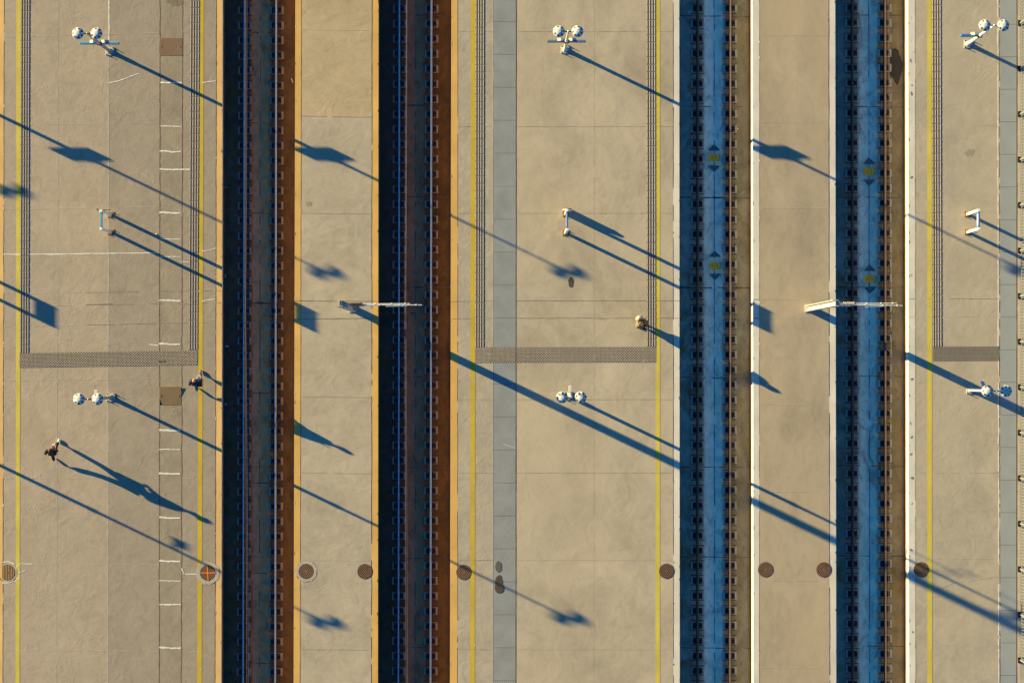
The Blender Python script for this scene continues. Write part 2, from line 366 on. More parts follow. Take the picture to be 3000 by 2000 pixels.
E = dict(   # platform edges facing the four tracks (x at photo row 0, x at row 2000)
    a0=(-430, -433), a1=(-220, -223), b0=(-5, -8), b1=(652, 648), c0=(865, 860), c1=(1109, 1107),
    d0=(1322, 1318), d1=(1990, 1991.5), e0=(2205, 2207), e1=(2447, 2450), f0=(2660, 2663))
def bed(name, a, b, mat):
    mb = MB(); strip(mb, a, b, FLOOR); return struct(mb.build(name, mat))
RAILS = [((715.7, 711.7), (809.0, 805.8)), ((1170, 1166.8), (1264, 1261)), ((2045, 2044.6), (2140.6, 2139.6)), ((2498.5, 2500), (2594.5, 2596))]
RAIL_Z = -0.54
def rail_x(pair, y): return (xl(pair, y) - NX) * (CAM_H - RAIL_Z) / FPX
BED_EDGES = [(E['b1'], E['c0']), (E['c1'], E['d0']), (E['d1'], E['e0']), (E['e1'], E['f0'])]
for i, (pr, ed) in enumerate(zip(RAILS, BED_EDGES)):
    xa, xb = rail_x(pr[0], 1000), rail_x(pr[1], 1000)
    if i == 0: m = floor_mat('sooty_track_bed', (0.17, 0.105, 0.07), (0.86, 0.335, 0.14), xa, xb, (0.15, 0.10, 0.04), (0.20, 0.10, 0.06), (0.118, 0.086, 0.04))  # rusty red centre stands in for warm light bounced off the wall
    elif i == 1: m = floor_mat('dark_track_bed', (0.14, 0.085, 0.058), (0.52, 0.195, 0.095), xa, xb, (0.13, 0.085, 0.034), (0.15, 0.075, 0.05), (0.100, 0.068, 0.031))  # centre reddened to paint in wall bounce, as on the first bed
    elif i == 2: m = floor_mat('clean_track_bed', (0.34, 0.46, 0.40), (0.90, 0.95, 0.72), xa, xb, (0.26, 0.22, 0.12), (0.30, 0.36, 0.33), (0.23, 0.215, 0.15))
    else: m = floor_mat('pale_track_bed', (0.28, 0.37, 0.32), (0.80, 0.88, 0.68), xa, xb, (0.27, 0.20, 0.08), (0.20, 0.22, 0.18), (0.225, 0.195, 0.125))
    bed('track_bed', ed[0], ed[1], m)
bed('track_bed', E['a1'], E['b0'], M['earth'])

def platform(name, strips, mats, wl=None, wr=None):
    """strips: (left line, right line, material index[, y0, y1[, z]]); wl/wr: (edge line, [(z0, z1, material)...])"""
    mb = MB()
    for s in strips:
        a, b, mi = s[:3]; y0, y1 = (s[3], s[4]) if len(s) > 3 else (Y0, Y1); z = s[5] if len(s) > 5 else 0.0
        strip(mb, a, b, z, mi, y0, y1)
    for side, wdef in ((-1, wl), (1, wr)):
        if wdef:
            for z0, z1, mi in wdef[1]: wall(mb, wdef[0], z0, z1, side, mi)
    return struct(mb.build(name, mats))

# far-left platform, outside the frame, carries the lamps whose shadows reach in
platform('platform', [((-2600, -2600), E['a1'], 0)], [M['p1'], M['wall_dark']], None, (E['a1'], [(FLOOR, 0, 1)]))

# platform with the service channel
L1 = dict(cop=(12, 8), j1=(318, 316), ch0=(469, 466), ch1=(535, 531), j2=(634, 630))
PIT = (1134, 1187)
platform('platform', [
    (E['b0'], L1['cop'], 3), (L1['cop'], L1['j1'], 0), (L1['j1'], L1['ch0'], 1),
    (L1['ch0'], L1['ch1'], 2, Y0, PIT[0]), (L1['ch0'], L1['ch1'], 2, PIT[1], Y1), (L1['ch0'], L1['ch1'], 4, PIT[0], PIT[1], -0.10),
    (L1['ch1'], L1['j2'], 1), (L1['j2'], E['b1'], 3)],
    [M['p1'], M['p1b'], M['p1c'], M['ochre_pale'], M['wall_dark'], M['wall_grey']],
    (E['b0'], [(FLOOR, 0, 3)]), (E['b1'], [(-0.22, 0, 5), (FLOOR, -0.22, 4)]))  # right wall: sky light painted in as a pale band above a dark one
mb = MB()   # walls of the open channel
for a, s in ((L1['ch0'], 1), (L1['ch1'], -1)):
    wall(mb, a, -0.10, 0.0, s, 0, PIT[0], PIT[1])
for y, s in ((PIT[0], 1), (PIT[1], -1)):
    p, q = ln(L1['ch0'], y), ln(L1['ch1'], y); z = Vector((0, 0, -0.10))
    A = [p, q, q + z, p + z]; mb.poly(A if s < 0 else A[::-1], 0)
struct(mb.build('channel_wall', M['wall_dark']))

# left island
L2 = dict(c0=(883, 879), c1=(1090, 1088))
platform('platform', [
    (E['c0'], L2['c0'], 1), (L2['c0'], L2['c1'], 2, Y0, 341), (L2['c0'], L2['c1'], 0, 341, Y1), (L2['c1'], E['c1'], 1)],
    [M['p2'], M['ochre'], M['p2w'], M['wall_ochre'], M['wall_dark'], M['wall_rust']],
    (E['c0'], [(-0.55, 0, 3), (FLOOR, -0.55, 5)]), (E['c1'], [(-0.2, 0, 4), (FLOOR, -0.2, 4)]))
# middle platform
L3 = dict(c0=(1341, 1340), g0=(1445, 1445), g1=(1512, 1511), c1=(1972, 1973))
platform('platform', [
    (E['d0'], L3['c0'], 1), (L3['c0'], L3['g0'], 2), (L3['g0'], L3['g1'], 3, Y0, Y1, -0.03), (L3['g1'], L3['c1'], 0), (L3['c1'], E['d1'], 4)],
    [M['p3'], M['ochre'], M['p3b'], M['wall_dark'], M['white'], M['wall_ochre'], M['wall_rust']],
    (E['d0'], [(-0.55, 0, 5), (FLOOR, -0.55, 6)]), (E['d1'], [(FLOOR, 0, 3)]))
# right island
L4 = dict(c0=(2225, 2224), c1=(2428, 2431))
platform('platform', [
    (E['e0'], L4['c0'], 1), (L4['c0'], L4['c1'], 0), (L4['c1'], E['e1'], 1)],
    [M['p4'], M['white'], M['wall_white'], M['wall_rust'], M['wall_dark']],
    (E['e0'], [(-0.58, 0, 2), (FLOOR, -0.58, 3)]), (E['e1'], [(FLOOR, 0, 4)]))
# right platform with the fence
L5 = dict(c0=(2681, 2682), k0=(2923, 2926), g0=(2930, 2931), g1=(2979, 2978), k1=(2988.5, 2988))
platform('platform', [
    (E['f0'], L5['c0'], 1), (L5['c0'], L5['k0'], 0), (L5['k0'], L5['g0'], 2), (L5['g0'], L5['g1'], 5, Y0, Y1, -0.03),
    (L5['g1'], L5['k1'], 2), (L5['k1'], (5200, 5200), 0)],
    [M['p5'], M['white_spot'], M['kerb'], M['wall_white'], M['wall_rust'], M['wall_dark']],
    (E['f0'], [(-0.56, 0, 3), (FLOOR, -0.56, 4)]), None)

# ------------------------------------------------------------------ joints, sealant, stains, painted lines
def ribbon(mb, pts, wid, z, mi=0, jit=0.0, seg=None, gap=0.0, wv=0.35):
    """a thin irregular flat strip through photo points; jit in photo px"""
    P2 = []
    for (x0, y0), (x1, y1) in zip(pts[:-1], pts[1:]):
        L = math.hypot(x1 - x0, y1 - y0); n = max(1, int(L / (seg or 14)))
        for k in range(n): P2.append((lerp(x0, x1, k / n), lerp(y0, y1, k / n)))
    P2.append(pts[-1])
    Q = []; last = 0.0
    for k, (x, y) in enumerate(P2):
        last = last * 0.6 + random.uniform(-jit, jit) * 0.6
        x0, y0 = P2[max(0, k - 1)]; x1, y1 = P2[min(len(P2) - 1, k + 1)]
        L = math.hypot(x1 - x0, y1 - y0) or 1; nx, ny = -(y1 - y0) / L, (x1 - x0) / L
        ww = wid * PXM * 0.5 * (1 + random.uniform(-wv, wv))
        cx, cy = x + nx * last, y + ny * last
        Q.append(((cx + nx * ww, cy + ny * ww), (cx - nx * ww, cy - ny * ww)))
    k = 0
    while k < len(Q) - 1:
        if gap and random.random() < gap:
            k += random.randint(1, 3); continue
        a, b = Q[k], Q[k + 1]
        q = [(*P(*a[0])[:2], z), (*P(*b[0])[:2], z), (*P(*b[1])[:2], z), (*P(*a[1])[:2], z)]
        area = (q[1][0] - q[0][0]) * (q[2][1] - q[0][1]) - (q[2][0] - q[0][0]) * (q[1][1] - q[0][1])
        mb.poly(q if area > 0 else q[::-1], mi); k += 1

SUBS = [M['joint'], M['joint_soft'], M['joint_red'], M['chalk'], M['chalk_soft']]
mb = MB()
def vline(pair, wid, z, mi, jit=0.6, gap=0.0, y0=-200, y1=2200, seg=16):
    ribbon(mb, [(xl(pair, y0), y0), (xl(pair, y1), y1)], wid, z, mi, jit, seg, gap)
# first platform
vline(L1['cop'], 0.022, 0.003, 0, 0.5, 0.06); vline((171, 165), 0.018, 0.003, 4, 0.2, 0.05)
vline(L1['j1'], 0.035, 0.003, 4, 0.6, 0.02, 0, 2200); vline((319.5, 317), 0.05, 0.0045, 3, 0.9, 0.1, -200, 120, 8)
vline(L1['ch0'], 0.032, 0.003, 2, 1.0, 0.0, -200, PIT[0] - 2, 9); vline(L1['ch0'], 0.032, 0.003, 2, 1.0, 0.0, PIT[1] + 2, 2200, 9)
vline(L1['ch1'], 0.032, 0.003, 2, 1.4, 0.0, -200, PIT[0] - 2, 9); vline(L1['ch1'], 0.032, 0.003, 2, 1.4, 0.0, PIT[1] + 2, 2200, 9)
vline(L1['j2'], 0.028, 0.003, 2, 0.8, 0.0, -200, 2200, 10)
def hl(x0, y0, x1, y1, wid, mi, jit=0.5, gap=0.05, z=0.0055, seg=14): ribbon(mb, [(x0, y0), (x1, y1)], wid, z, mi, jit, seg, gap)
for ya, yb in ((109, 92), (366, 358), (614, 602), (1115, 1106), (1400, 1400), (1652, 1653), (1903, 1908)):
    hl(12, ya, 466, lerp(ya, yb, .73), 0.020, 4, 0.4, 0.12); hl(536, lerp(ya, yb, .85), 630, yb, 0.016, 4, 0.4, 0.3)
hl(8, 745, 240, 744, 0.05, 3, 0.8, 0.0); hl(240, 743, 463, 741, 0.045, 3, 0.6, 0.0)
for ya, yb in ((860, 851), (897, 887), (957, 944)):
    hl(12, ya, 250, lerp(ya, yb, .4), 0.024, 4, 0.5, 0.2); hl(250, lerp(ya, yb, .4), 650, yb, 0.017, 1, 0.7, 0.12)
hl(255, 892, 333, 891, 0.022, 0, 0.6, 0.0)
# white sealant bars across the channel and stray cracks
for y, x0, x1 in ((243, 470, 533), (371, 469, 532), (445, 468, 530), (497, 468, 558), (624, 467, 529), (701, 467, 529), (752, 467, 529), (881, 467, 529), (1008, 465, 528),
                  (1059, 465, 488), (1261, 467, 528), (1317, 467, 528), (1387, 466, 528), (1516, 467, 528), (1643, 467, 528), (1701, 467, 529), (1770, 467, 530), (1897, 467, 530)):
    thin = y in (371, 701, 752, 1317, 1701)
    hl(x0, y - 1.5, (x0 + x1) / 2, y + random.uniform(-2, 1), 0.045 if thin else 0.075, 3, 1.2, 0, 0.0065, 6); hl((x0 + x1) / 2, y + random.uniform(-1, 1), x1, y, 0.04 if thin else 0.07, 3, 0.8, 0, 0.0065, 6)
for pts in ([(320, 243), (345, 238), (362, 232), (385, 223), (408, 215)], [(592, 243), (610, 240), (632, 238)], [(592, 736), (610, 733), (632, 727)], [(592, 882), (606, 878), (630, 876)],
            [(533, 766), (556, 768), (579, 765)], [(437, 1007), (450, 1010), (463, 1012)], [(533, 1680), (560, 1681), (580, 1680)], [(532, 1664), (540, 1681)], [(566, 740), (580, 737)], [(564, 886), (578, 882)]):
    ribbon(mb, pts, 0.042, 0.0065, 3, 1.0, 6)
for pts in ([(416, 507), (451, 534)], [(1475, 1300), (1512, 1312)]): ribbon(mb, pts, 0.03, 0.0065, 4, 0.3, 12)
ribbon(mb, [(43, 1665), (58, 1651), (64, 1650), (95, 1651)], 0.03, 0.0065, 3, 0.5, 6); ribbon(mb, [(44, 1677), (56, 1677), (75, 1670)], 0.03, 0.0065, 3, 0.5, 6)
ribbon(mb, [(8, 1646), (24, 1643), (43, 1651)], 0.045, 0.0065, 3, 0.7, 5); ribbon(mb, [(8, 1707), (30, 1706), (45, 1700), (58, 1690)], 0.045, 0.0065, 3, 0.9, 5)
# islands and other platforms
vline(L2['c0'], 0.02, 0.003, 0, 0.5); vline(L2['c1'], 0.028, 0.003, 0, 0.8, 0.05)
for y in (88, 625, 1162, 1385, 1640, 1901): hl(884, y, 1090, y + 2, 0.012, 4 if y in (88, 1640) else 1, 0.6, 0.05, 0.0055, 8)
hl(884, 340, 1089, 343, 0.022, 1, 0.8, 0.1); hl(866, 881, 1108, 883, 0.018, 0, 0.7, 0.02); hl(862, 935, 1108, 932, 0.018, 0, 0.7, 0.02)
vline(L3['c0'], 0.018, 0.003, 0, 0.4, 0.1); vline((1444, 1443), 0.028, 0.003, 4, 0.5); vline((1513, 1512), 0.024, 0.003, 2, 0.4); vline((1741, 1740), 0.006, 0.003, 1, 0.3, 0.03)
vline(L3['c1'], 0.026, 0.003, 2, 0.6, 0.05)
for y in (93, 371, 625, 1170, 1385, 1640, 1901):
    hl(1342, y, 1443, y, 0.010, 1, 0.3, 0.0); hl(1514, y, 1971, y, 0.010, 1 if y < 1600 else 4, 0.6, 0.0, 0.0055, 9)
for y in (881, 932):
    hl(1322, y + 2, 1443, y, 0.016, 1, 0.5, 0.0); hl(1514, y, 1990, y, 0.011, 0, 0.9, 0.0, 0.0055, 8)
vline(L4['c0'], 0.022, 0.003, 1, 0.6, 0.03); vline(L4['c1'], 0.030, 0.003, 0, 0.9, 0.06)
for y in (105, 358, 611, 1185, 1440, 1701, 1955): hl(2226, y, 2428, y - 1, 0.020, 4, 0.4, 0.08)
for y in (877, 930): hl(2206, y, 2429, y + 1, 0.020, 4, 0.5, 0.08)
hl(2207, 877, 2224, 877, 0.022, 0); hl(2207, 932, 2224, 932, 0.022, 0)
vline(L5['c0'], 0.022, 0.003, 1, 0.6, 0.03); vline(L5['k0'], 0.05, 0.003, 3, 1.0, 0.05, -200, 2200, 10); vline((2927.5, 2929), 0.024, 0.003, 2, 0.8, 0.1, -200, 2200, 6); vline((2980, 2979), 0.025, 0.003, 2, 0.4)
for y in (97, 369, 622, 1119, 1385, 1637, 1890): hl(2683, y, 2922, y - 1, 0.018, 4, 0.4, 0.25)
for y in (875, 928): hl(2664, y, 2925, y, 0.022, 4 if y > 900 else 1, 0.5, 0.1)
ribbon(mb, [(2683, 1731), (2740, 1730), (2800, 1703), (2860, 1697), (2925, 1688)], 0.02, 0.0065, 4, 0.8, 10, 0.1)
struct(mb.build('joint_line', SUBS))
# joints in the track beds, a little above the floor
mb = MB()
def fx(px): return NX + (px - NX) * (CAM_H - FLOOR) / CAM_H     # a row/column seen on the floor, brought to platform scale
def fy(py): return NY + (py - NY) * (CAM_H - FLOOR) / CAM_H
BED_ROWS = [(95, 360, 624, 887, 1150, 1413, 1677, 1940), (45, 308, 575, 840, 1103, 1368, 1633, 1895), (47, 311, 578, 842, 1105, 1367, 1630, 1896), (43, 312, 577, 840, 1100, 1363, 1627, 1890)]
MIDS = [(763, 760), (1218, 1216), (2092, 2094), (2545, 2548)]
for i, (rows, mid, ed) in enumerate(zip(BED_ROWS, MIDS, BED_EDGES)):
    for y in rows:
        bold = (i == 0 and y == 887) or (i == 1 and y in (308, 575, 840)) or (i == 2 and y in (578,842))
        ribbon(mb, [(xl(ed[0], y) + 6, fy(y)), (xl(ed[1], y) - 3, fy(y + 2))], 0.055 if bold else 0.03, FLOOR + 0.004, 0, 1.0, 9, 0.05, 0.6)
    ribbon(mb, [(fx(xl(mid, -200)), -200), (fx(xl(mid, 2200)), 2200)], 0.028 if i != 1 else 0.03, FLOOR + 0.004, 0, 0.5, 14, 0.10 if i > 1 else 0.3, 0.5)
ribbon(mb, [(1125, fy(917)), (1215, fy(917))], 0.06, FLOOR + 0.006, 0, 1.2, 8, 0.1, 0.6)
struct(mb.build('track_bed_joint', M['joint']))

# oil stains and damp patches
def blob(px, py, rx, ry, mat, z=0.0075, jag=0.18, n=26, tilt=0.0, name='stain'):
    mb = MB(); pts = []; a0 = random.random() * 6
    for i in range(n):
        a = 2 * math.pi * i / n
        k = 1 + jag * (0.5 * math.sin(2 * a + a0) + 0.35 * math.sin(5 * a + 2 * a0) + random.uniform(-.3, .3))
        u, v = rx * k * math.cos(a), ry * k * math.sin(a)
        x = px + u * math.cos(tilt) - v * math.sin(tilt); y = py + u * math.sin(tilt) + v * math.cos(tilt)
        pts.append(Vector((wx(x), wy(y), z)))
    mb.poly(pts[::-1]); return struct(mb.build(name, mat))
blob(1672.5, 827, 8, 14.5, M['stain'], 0.0075, 0.16)
blob(1460.5, 1659, 9.5, 16, M['wet'], 0.012, 0.10); blob(1461, 1705, 11, 21, M['stain'], 0.012, 0.10); blob(1463, 1722, 13, 15, M['stain'], 0.014, 0.08)
blob(512, 4, 25, 14, M['stain_soft'], 0.0035, 0.3); blob(2634, fy(192), 19, 55, M['wet_dark'], FLOOR + 0.006, 0.22)
blob(2840, 448, 11, 12, M['p1c'], 0.0035, 0.5); blob(905, 597, 7, 9, M['p1c'], 0.0035, 0.5)
for x, y in ((2668, 178), (2672, 250), (2671, 275), (2670, 806), (2672, 1110), (2668, 1240), (2671, 1280), (2669, 1330), (2673, 1400), (2672, 1475), (2670, 1610), (2674, 1850), (2671, 520)):
    blob(x, y, random.uniform(1.5, 4), random.uniform(2, 5), M['stain_soft'], 0.004, 0.6, 14)

# chips and grime along the platform edges
mb = MB()
def chip(px, py, rx, ry, mi, z):
    n = 9; k = [random.uniform(0.55, 1.25) for _ in range(n)]
    mb.poly([(wx(px + rx * k[i] * math.cos(2 * math.pi * i / n)), wy(py + ry * k[i] * math.sin(2 * math.pi * i / n)), z) for i in range(n)][::-1], mi)
for line, off, mats_ in ((L1['cop'], 0, (0, 1, 3)), (L1['j2'], 0.5, (0, 1, 3)), (E['b1'], -1.2, (0, 1)), (E['c0'], 1.5, (1, 3, 4)), (L2['c1'], -0.5, (0, 1)), (E['c1'], -1.2, (0, 0, 1)), (E['d0'], 1.5, (3, 4, 1)),
                         (L3['c1'], 0, (0, 1)), (E['d1'], -1.5, (1, 4)), (E['e0'], 1.2, (1, 4)), (L4['c0'], 0, (1, 3)), (L4['c1'], 0, (0, 1)), (E['e1'], -1.5, (1, 0)), (E['f0'], 2, (1, 0)), (L5['c0'], -1, (1, 3))):
    y = random.uniform(-40, 60)
    while y < 2060:
        chip(xl(line, y) + off + random.uniform(-.6, .6), y, random.uniform(0.5, 1.7), random.uniform(1, 6), random.choice(mats_), 0.0052 + random.random() * 0.0006); y += random.uniform(25, 150)
for line in ((53, 51), (591, 584.5), (1386.5, 1384.5), (1927, 1927), (2723, 2724)):      # worn spots of the yellow lines
    y = random.uniform(-40, 200)
    while y < 2060:
        chip(xl(line, y) + random.choice((-6, 6, -5, 5, 0, 3)), y, random.uniform(0.8, 2.6), random.uniform(1, 5), 4, 0.0056 + random.random() * 0.0004); y += random.uniform(20, 140)
struct(mb.build('edge_wear', SUBS))
for x, y, k in ((311, 152, 1), (312, 158, .7), (1639, 140, 1.2), (2824, 122, .8)): blob(x, y, 5 * k, 4 * k, M['rust_soft'], 0.0042 + 0.0003 * k, 0.5, 18)
# painted yellow lines
def yline(name, a, b, mat):
    mb = MB(); strip(mb, a, b, 0.0045); return struct(mb.build(name, mat))
yline('yellow_line', (48, 45.5), (61, 57.5), M['yellow']); yline('yellow_line', (585.5, 577.5), (597, 591), M['yellow_deep'])
yline('yellow_line', (1380, 1378), (1393, 1391), M['yellow_deep']); yline('yellow_line', (1921, 1920.5), (1933.5, 1933.5), M['yellow'])
yline('yellow_line', (2716.5, 2717), (2730, 2731), M['yellow'])

# ------------------------------------------------------------------ tactile paving
def tactile_bars(a, b, y_end, base, stud, off=0.0):
    mb = MB(); yb = y_end
    top = -140
    mb.poly([ln(a, yb, 0.0065), ln(b, yb, 0.0065), ln(b, top, 0.0065), ln(a, top, 0.0065)], 0)
    y = yb - 1.5
    while y > top + 20:
        xa, xb = xl(a, y), xl(b, y)
        for k in range(4):
            x = xa + 2.2 + k * (xb - xa - 4.6) / 3
            mb.bbox((wx(x) - 0.019, wy(y), 0.0065), (wx(x) + 0.019, wy(y - 19.2), 0.0175), 0.006, 1)
        y -= 21.75
    return struct(mb.build('tactile_strip', [base, stud]))
tactile_bars((61, 55.5), (87.5, 82), 1034, M['tactile'], M['stud']); tactile_bars((558, 548), (585.3, 575), 1024.5, M['tactile'], M['stud'])
tactile_bars((1393.2, 1391), (1419.5, 1417), 1017, M['tactile'], M['stud']); tactile_bars((1894, 1896), (1921, 1922.5), 1016, M['tactile'], M['stud'])
tactile_bars((2730.5, 2734.5), (2757, 2762), 1016, M['tactile'], M['stud'])
def tactile_dots(q, base, stud, nx, ny, z=0.0065, r=0.021):
    mb = MB(); c = [P(*p, z) for p in q]      # corners: top-left, top-right, bottom-right, bottom-left
    mb.poly([c[3], c[2], c[1], c[0]], 0)
    for j in range(ny):
        for i in range(nx):
            u = (i + (0.25 if j % 2 == 0 else 0.75)) / nx; v = (j + 0.5) / ny
            p = c[0].lerp(c[1], u).lerp(c[3].lerp(c[2], u), v)
            mb.lathe([(r, 0), (r * 0.62, 0.011), (0.001, 0.0135)], p, 8, 1)
    return struct(mb.build('tactile_strip', [base, stud]))
tactile_dots([(57, 1034), (579, 1026), (578, 1069), (56.5, 1077)], M['tactile'], M['stud'], 68, 11)
tactile_dots([(1393, 1017), (1444, 1017), (1444, 1062), (1393, 1063)], M['tactile_worn'], M['stud'], 7, 12)
tactile_dots([(1445, 1017), (1511, 1017), (1511, 1061), (1445, 1062)], M['tactile'], M['stud'], 9, 12, 0.012)
tactile_dots([(1513, 1016.5), (1922.5, 1015.5), (1922, 1061), (1513, 1061.5)], M['tactile_worn'], M['stud'], 54, 11)
tactile_dots([(2733, 1015), (2926, 1014), (2928, 1056.5), (2733, 1057)], M['tactile_dark'], M['stud_dark'], 26, 11)

# ------------------------------------------------------------------ railway tracks
def rail_profile(): return [(-0.075, 0), (0.075, 0), (0.075, 0.012), (0.012, 0.03), (0.009, 0.13), (0.0365, 0.15), (0.0365, 0.182), (0.030, 0.19), (-0.030, 0.19), (-0.0365, 0.182), (-0.0365, 0.15), (-0.009, 0.13), (-0.012, 0.03), (-0.075, 0.012)]
BLOCK_TOP = RAIL_Z - 0.20
block_me = {}
def block_parts(key):
    mats = {'dark': M['block_dark'], 'pale': M['block_pale']}[key]
    mb = MB(); mb.bbox((-0.31, -0.175, FLOOR + 0.001), (0.31, 0.175, BLOCK_TOP), 0.012)
    for y in (-0.225, 0.225): mb.box((-0.31, y - 0.02, FLOOR + 0.0005), (0.31, y + 0.02, FLOOR + 0.005), 1)
    b = mb.build('bearing_block', [mats, M['joint']])
    out = [b]
    for s in (-1, 1):
        q = MB(); x0, x1 = sorted((s * 0.055, s * 0.225))
        q.bbox((x0, -0.15, BLOCK_TOP), (x1, 0.15, BLOCK_TOP + 0.025), 0.006, 0)
        for y in (-0.105, 0.105):
            q.tube((s * 0.155, y, BLOCK_TOP + 0.025), (s * 0.155, y, BLOCK_TOP + 0.055), 0.019, 0.019, 6, 1)
            q.bbox((min(s * 0.076, s * 0.12), y - 0.03, BLOCK_TOP + 0.025), (max(s * 0.076, s * 0.12), y + 0.03, BLOCK_TOP + 0.05), 0.008, 0)
        out.append(q.build('fastening_plate', [M['rubber'], M['bolt']]))
    for o in out[1:]: o.parent = b
    return b, out[1:]
ROWS = [(30, 44.02), (25.6, 44.08), (24.9, 44.07), (23, 43.97)]
TLAB = ['track with dark bed and polished rails beside the platform with the walking couple of pedestrians',
        'track with near-black bed and polished rails under the left catenary arm',
        'track with blue-shaded clean bed and rusty rails beside the widest platform',
        'track with pale blue-shaded bed and rusty rails under the right catenary arm']
TLAB[0] = 'leftmost railway track, dark sooty bed and polished rails beside the cracked platform'
for t in range(4):
    root = empty('railway_track', (wx(lerp(*[xl(r, 1000) for r in RAILS[t]], 0.5)), 0, FLOOR))
    tag(root, TLAB[t], 'railway track', 'railway tracks in the trenches between the platforms')
    dark = t < 2
    for pr in RAILS[t]:
        mb = MB(); pf = rail_profile(); n = len(pf); vs = []
        for y in (Y0, Y1):
            x = rail_x(pr, y); vs += [(x + a, wy(y), RAIL_Z - 0.19 + b) for a, b in pf]
        vs = [Vector(v) - root.location for v in vs]
        for i in range(n):
            j = (i + 1) % n
            mb.add([vs[i], vs[j], vs[n + j], vs[n + i]], [(0, 1, 2, 3)], 1 if i in (6, 7, 8) else 0)
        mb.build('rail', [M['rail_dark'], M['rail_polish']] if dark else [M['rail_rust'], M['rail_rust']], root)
    y_first, dy = ROWS[t]; proto = None
    for pr in RAILS[t]:
        for k in range(-1, 47):
            py = y_first + dy * k
            zc = BLOCK_TOP
            loc = Vector((rail_x(pr, py), wy(py, zc), 0)) - Vector((root.location.x, root.location.y, FLOOR))
            if proto is None:
                proto, kids = block_parts('dark' if dark else 'pale'); b = proto
            else:
                b = proto.copy(); COL.objects.link(b)
                for c in kids:
                    d = c.copy(); COL.objects.link(d); d.parent = b
            b.parent = root; b.location = loc
            b.rotation_euler = (0, 0, random.uniform(-.012, .012))

# beacons and deflector plates between the right-hand rails
def place_beacon(px, py, label):
    z = FLOOR; o = empty('track_beacon', P(px, py, z))
    tag(o, label, 'track beacon', 'yellow track beacons between the rusty rails')
    mb = MB(); pts = [(-0.265, 0), (-0.215, 0.145), (0.265, 0.145), (0.265, -0.145), (-0.205, -0.145)]
    mb.prism(pts[::-1], 0.02, 0.11); mb.build('housing', M['balise'], o)
    r = MB()
    for a, b in zip(pts, pts[1:] + pts[:1]): r.tube((*a, 0.112), (*b, 0.112), 0.013, 0.013, 6)
    r.build('rim', M['balise'], o)
    m2 = MB(); m2.box((0.125, 0.09, 0.108), (0.20, 0.125, 0.114)); m2.box((0.16, -0.04, 0.108), (0.20, 0.06, 0.114)); m2.build('sticker', M['label'], o)
    h = MB()
    for x in (-0.095, 0.115): h.tube((x, 0, 0.108), (x, 0, 0.122), 0.018, 0.018, 8)
    h.build('screw', M['black'], o)
def place_deflector(px, py, up, label):
    o = empty('deflector_plate', P(px, py, FLOOR)); tag(o, label, 'deflector plate', 'dark triangular deflector plates around the beacons')
    s = 1 if up else -1
    mb = MB(); A = Vector((0, 0.145 * s, 0.012)); B = Vector((0.265, -0.12 * s, 0.10)); C = Vector((-0.265, -0.12 * s, 0.10)); D = Vector((0.265, -0.15 * s, 0.0)); E_ = Vector((-0.265, -0.15 * s, 0.0)); F = Vector((0, 0.16 * s, 0))
    fs = [(0, 2, 1), (1, 2, 4, 3), (0, 1, 3, 5), (2, 0, 5, 4)]
    if not up: fs = [f[::-1] for f in fs]
    mb.add([A, B, C, D, E_, F], fs); mb.build('wedge', M['deflector'], o)
    b = MB()
    for p in ((0, 0.085 * s, 0.032), (0.20, -0.085 * s, 0.09), (-0.20, -0.085 * s, 0.09)): b.tube(p, (p[0], p[1], p[2] + 0.022), 0.022, 0.02, 8)
    b.build('bolt', M['bolt'], o)
for (bx, by, u, d, tr, pos) in ((2091.5, 463, 432, 495, 'track left of the right island', 'upper'), (2094, 779, 743, 811, 'track left of the right island', 'lower'),
                                (2545.5, 503, 471, 536, 'rightmost track', 'upper'), (2547.5, 817.5, 784, 851, 'rightmost track', 'lower')):
    place_beacon(bx, by, f'{pos} yellow beacon on the {tr}')
    place_deflector(bx, u, True, f'dark triangle plate pointing up beside the {pos} beacon, {tr}')
    place_deflector(bx + 0.5, d, False, f'dark triangle plate pointing down beside the {pos} beacon, {tr}')

# ------------------------------------------------------------------ cover plates and manholes
def cover_plates(a, b, first, pitch, mat, label, group, marks=()):
    k = -3
    while first + pitch * k < 2080:
        y0 = first + pitch * k; y1 = y0 + pitch
        o = MB(); g = 0.45
        z = 0.004 + random.uniform(-0.002, 0.002)
        pts = [ln(a, y1 - g), ln(b, y1 - g), ln(b, y0 + g), ln(a, y0 + g)]
        pts[0].x += 0.008; pts[3].x += 0.008; pts[1].x -= 0.012; pts[2].x -= 0.012
        c = sum(pts, Vector()) / 4
        o.prism([p - c for p in pts], -0.028, z); ob = o.build('cover_plate', mat, None, c)
        tag(ob, label, 'cover plate', group); k += 1
cover_plates(L3['g0'], L3['g1'], 160, 96.45, M['cover_grey'], 'grey tread cover plate in the long strip along the middle platform', 'grey cover plates on the middle platform')
cover_plates(L5['g0'], L5['g1'], 167, 95.25, M['cover_grey2'], 'grey cover plate in the strip beside the railing on the right platform', 'grey cover plates beside the railing')

mb = MB(); c = P(502, 138); mb.bbox((-0.525, -0.41, -0.02), (0.525, 0.41, 0.009), 0.004)
o = mb.build('hatch_cover', M['cover_brown'], None, c); tag(o, 'brown rectangular tread hatch lying flush in the channel of the cracked platform', 'hatch cover')
q = MB()
for x in (-0.44, 0.44): q.box((x - 0.012, -0.06, 0.006), (x + 0.012, 0.06, 0.0125))
q.build('lift_slot', M['black'], o)
